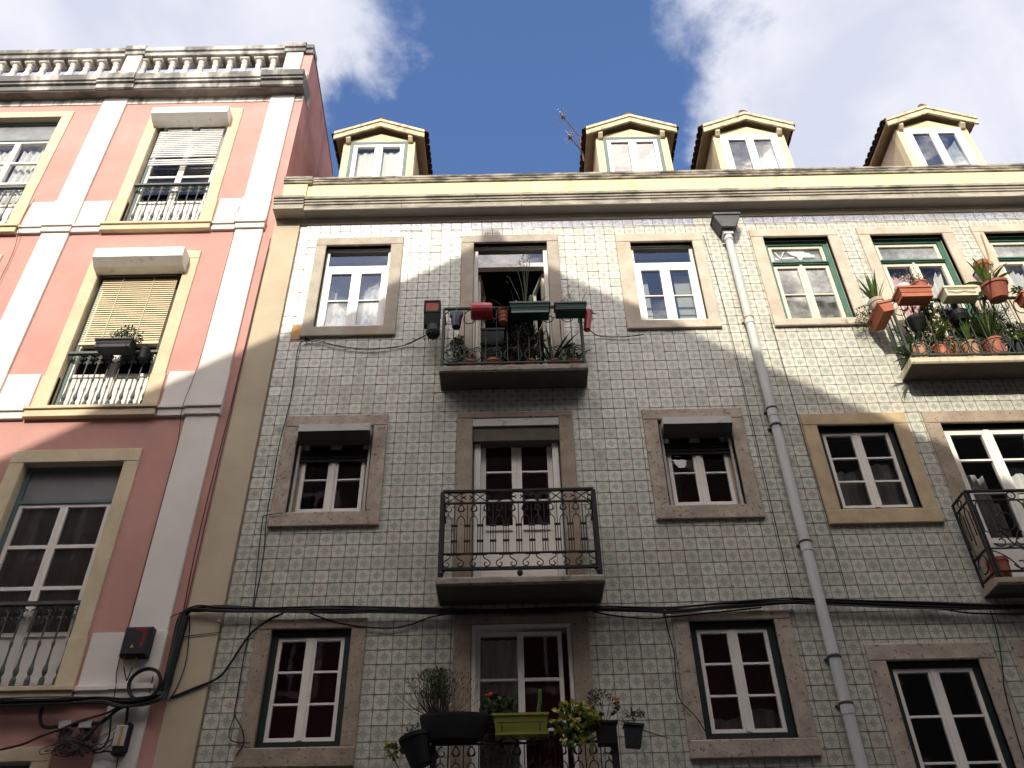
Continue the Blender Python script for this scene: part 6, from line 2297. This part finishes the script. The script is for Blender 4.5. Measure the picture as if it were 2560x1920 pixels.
rimpot((0.195, -0.29, 3.72), 0.06, 0.13, 'plastic_black', t)
b = MB()
b.tube(smooth_path([(0.19, -0.29, 3.84), (0.185, -0.29, 3.95), (0.205, -0.29, 4.06), (0.203, -0.29, 4.145)], 4), 0.022, 8, r1=0.017)
b.obj('stem', 'leaf_mid', t, smooth=True)
t = thing('potted_plant', (0.51, -0.45, 3.6), 'cascading yellow green leafy plant right of the lime trough', 'potted plant', GL)
rimpot((0.52, -0.42, 3.68), 0.10, 0.17, 'plastic_black', t)
bush(t, (0.51, -0.45, 3.85), 0.19, 0.12, 0.12, 420, 0.055, 0.045, ('leaf_yellow', 'leaf_yellow', 'leaf_bright', 'leaf_mid'), 102, up_bias=-0.4)
bush(t, (0.46, -0.50, 3.72), 0.12, 0.05, 0.10, 110, 0.05, 0.036, ('leaf_yellow', 'leaf_bright'), 103, up_bias=-1.0)
b = MB()
for x in (0.46, 0.60, 0.62):
    b.tube(smooth_path([(x, -0.5, 3.72), (x + 0.005, -0.51, 3.62), (x - 0.005, -0.5, 3.52)], 4), 0.004, 4)
    for j in range(14):
        leaf_quad(b, Vector((x, -0.51, 3.70 - j * 0.013)), Vector((random.gauss(0, 1), -0.5, -0.5)), Vector((0, -1, 0.6)), 0.026, 0.016)
b.obj('trailing_stem', 'leaf_mid', t)
t = thing('potted_plant', (0.75, -0.45, 3.6), 'square black pot with a thin plant and one orange flower on the bottom balcony', 'potted plant', GL)
trough(0.655, 0.845, -0.53, -0.37, 3.62, 3.80, 'plastic_black', t, 0.02, 0.02)
bush(t, (0.73, -0.43, 3.95), 0.13, 0.09, 0.13, 170, 0.035, 0.014, ('leaf_mid', 'leaf_dead', 'leaf_dark'), 104)
twigs(t, (0.74, -0.43, 3.78), [(0.86, -0.43, 4.16), (0.66, -0.43, 4.05), (0.78, -0.43, 4.12), (0.87, -0.44, 3.98), (0.60, -0.42, 4.0)], 'stem_brown', 0.0035, 8)
b = MB()
for i in range(16):
    leaf_quad(b, Vector((0.865 + random.gauss(0, 0.011), -0.45 + random.gauss(0, 0.01), 3.985 + random.gauss(0, 0.011))), Vector((random.gauss(0, 1), random.gauss(0, 1), 0.5)), Vector((0, -1, 0.4)), 0.024, 0.02)
b.obj('flower', 'flower_orange', t)
t = thing('potted_plant', (0.96, -0.45, 3.6), 'dark pot with a sparse trailing plant beyond the right corner of the bottom balcony', 'potted plant', GL)
trough(0.88, 1.05, -0.52, -0.37, 3.60, 3.78, 'plastic_anthracite', t, 0.025, 0.02, M=about((0.96, -0.45, 3.6), RotY(rad(6))))
bush(t, (0.95, -0.44, 3.84), 0.13, 0.07, 0.07, 110, 0.04, 0.014, ('leaf_mid', 'leaf_dark'), 105)
twigs(t, (0.98, -0.45, 3.77), [(1.10, -0.45, 3.88), (1.22, -0.44, 3.68), (1.30, -0.43, 3.66), (1.06, -0.46, 3.52)], 'stem_brown', 0.0035, 9)
b = MB()
for j in range(26):
    leaf_quad(b, Vector((1.05 + random.gauss(0, 0.012), -0.50, 3.72 - j * 0.009)), Vector((random.gauss(0, 1), -0.4, -0.6)), Vector((0, -1, 0.6)), 0.026, 0.007)
b.obj('trailing_stem', 'leaf_mid', t)
t = thing('plant', (-1.06, -0.4, 3.5), 'small yellow green plant peeping out at the left of the bottom balcony', 'plant', GL)
bush(t, (-1.06, -0.4, 3.60), 0.075, 0.06, 0.06, 90, 0.045, 0.032, ('leaf_yellow', 'leaf_bright', 'leaf_mid'), 106)
b = MB()
b.tube(smooth_path([(-0.82, -0.42, 3.3), (-0.95, -0.41, 3.42), (-1.05, -0.4, 3.58)], 4), 0.006, 5)
b.obj('stem', 'stem_brown', t)
t = thing('plant', (-0.88, -0.42, 3.7), 'small flowering sprig behind the tilted black pot on the bottom balcony', 'plant', GL)
bush(t, (-0.88, -0.40, 3.78), 0.09, 0.05, 0.07, 90, 0.035, 0.016, ('leaf_mid', 'flower_white', 'leaf_dark'), 107)

# --- pink building window box
t = thing('planter', (-4.74, -0.15, 8.26), 'black trough with a small bushy plant on the railing of the blinded window', 'planter')
trough(-4.985, -4.53, -0.24, -0.05, 8.345, 8.47, 'plastic_anthracite', t, 0.02, 0.022, ribs=2)
bush(t, (-4.66, -0.13, 8.58), 0.19, 0.10, 0.13, 520, 0.035, 0.018, ('leaf_dark', 'leaf_mid', 'leaf_dark', 'flower_white'), 111)
bush(t, (-4.86, -0.13, 8.52), 0.10, 0.06, 0.05, 90, 0.05, 0.010, ('leaf_mid', 'leaf_bright'), 112)
holder(t, -4.97, -4.55, -0.245, -0.045, 8.34, 8.42)
t = thing('flower_pot', (-4.42, -0.02, 8.24), 'small dark pot hooked behind the railing right of the black trough', 'flower pot')
rimpot((-4.43, -0.06, 8.27), 0.065, 0.15, 'plastic_black', t)
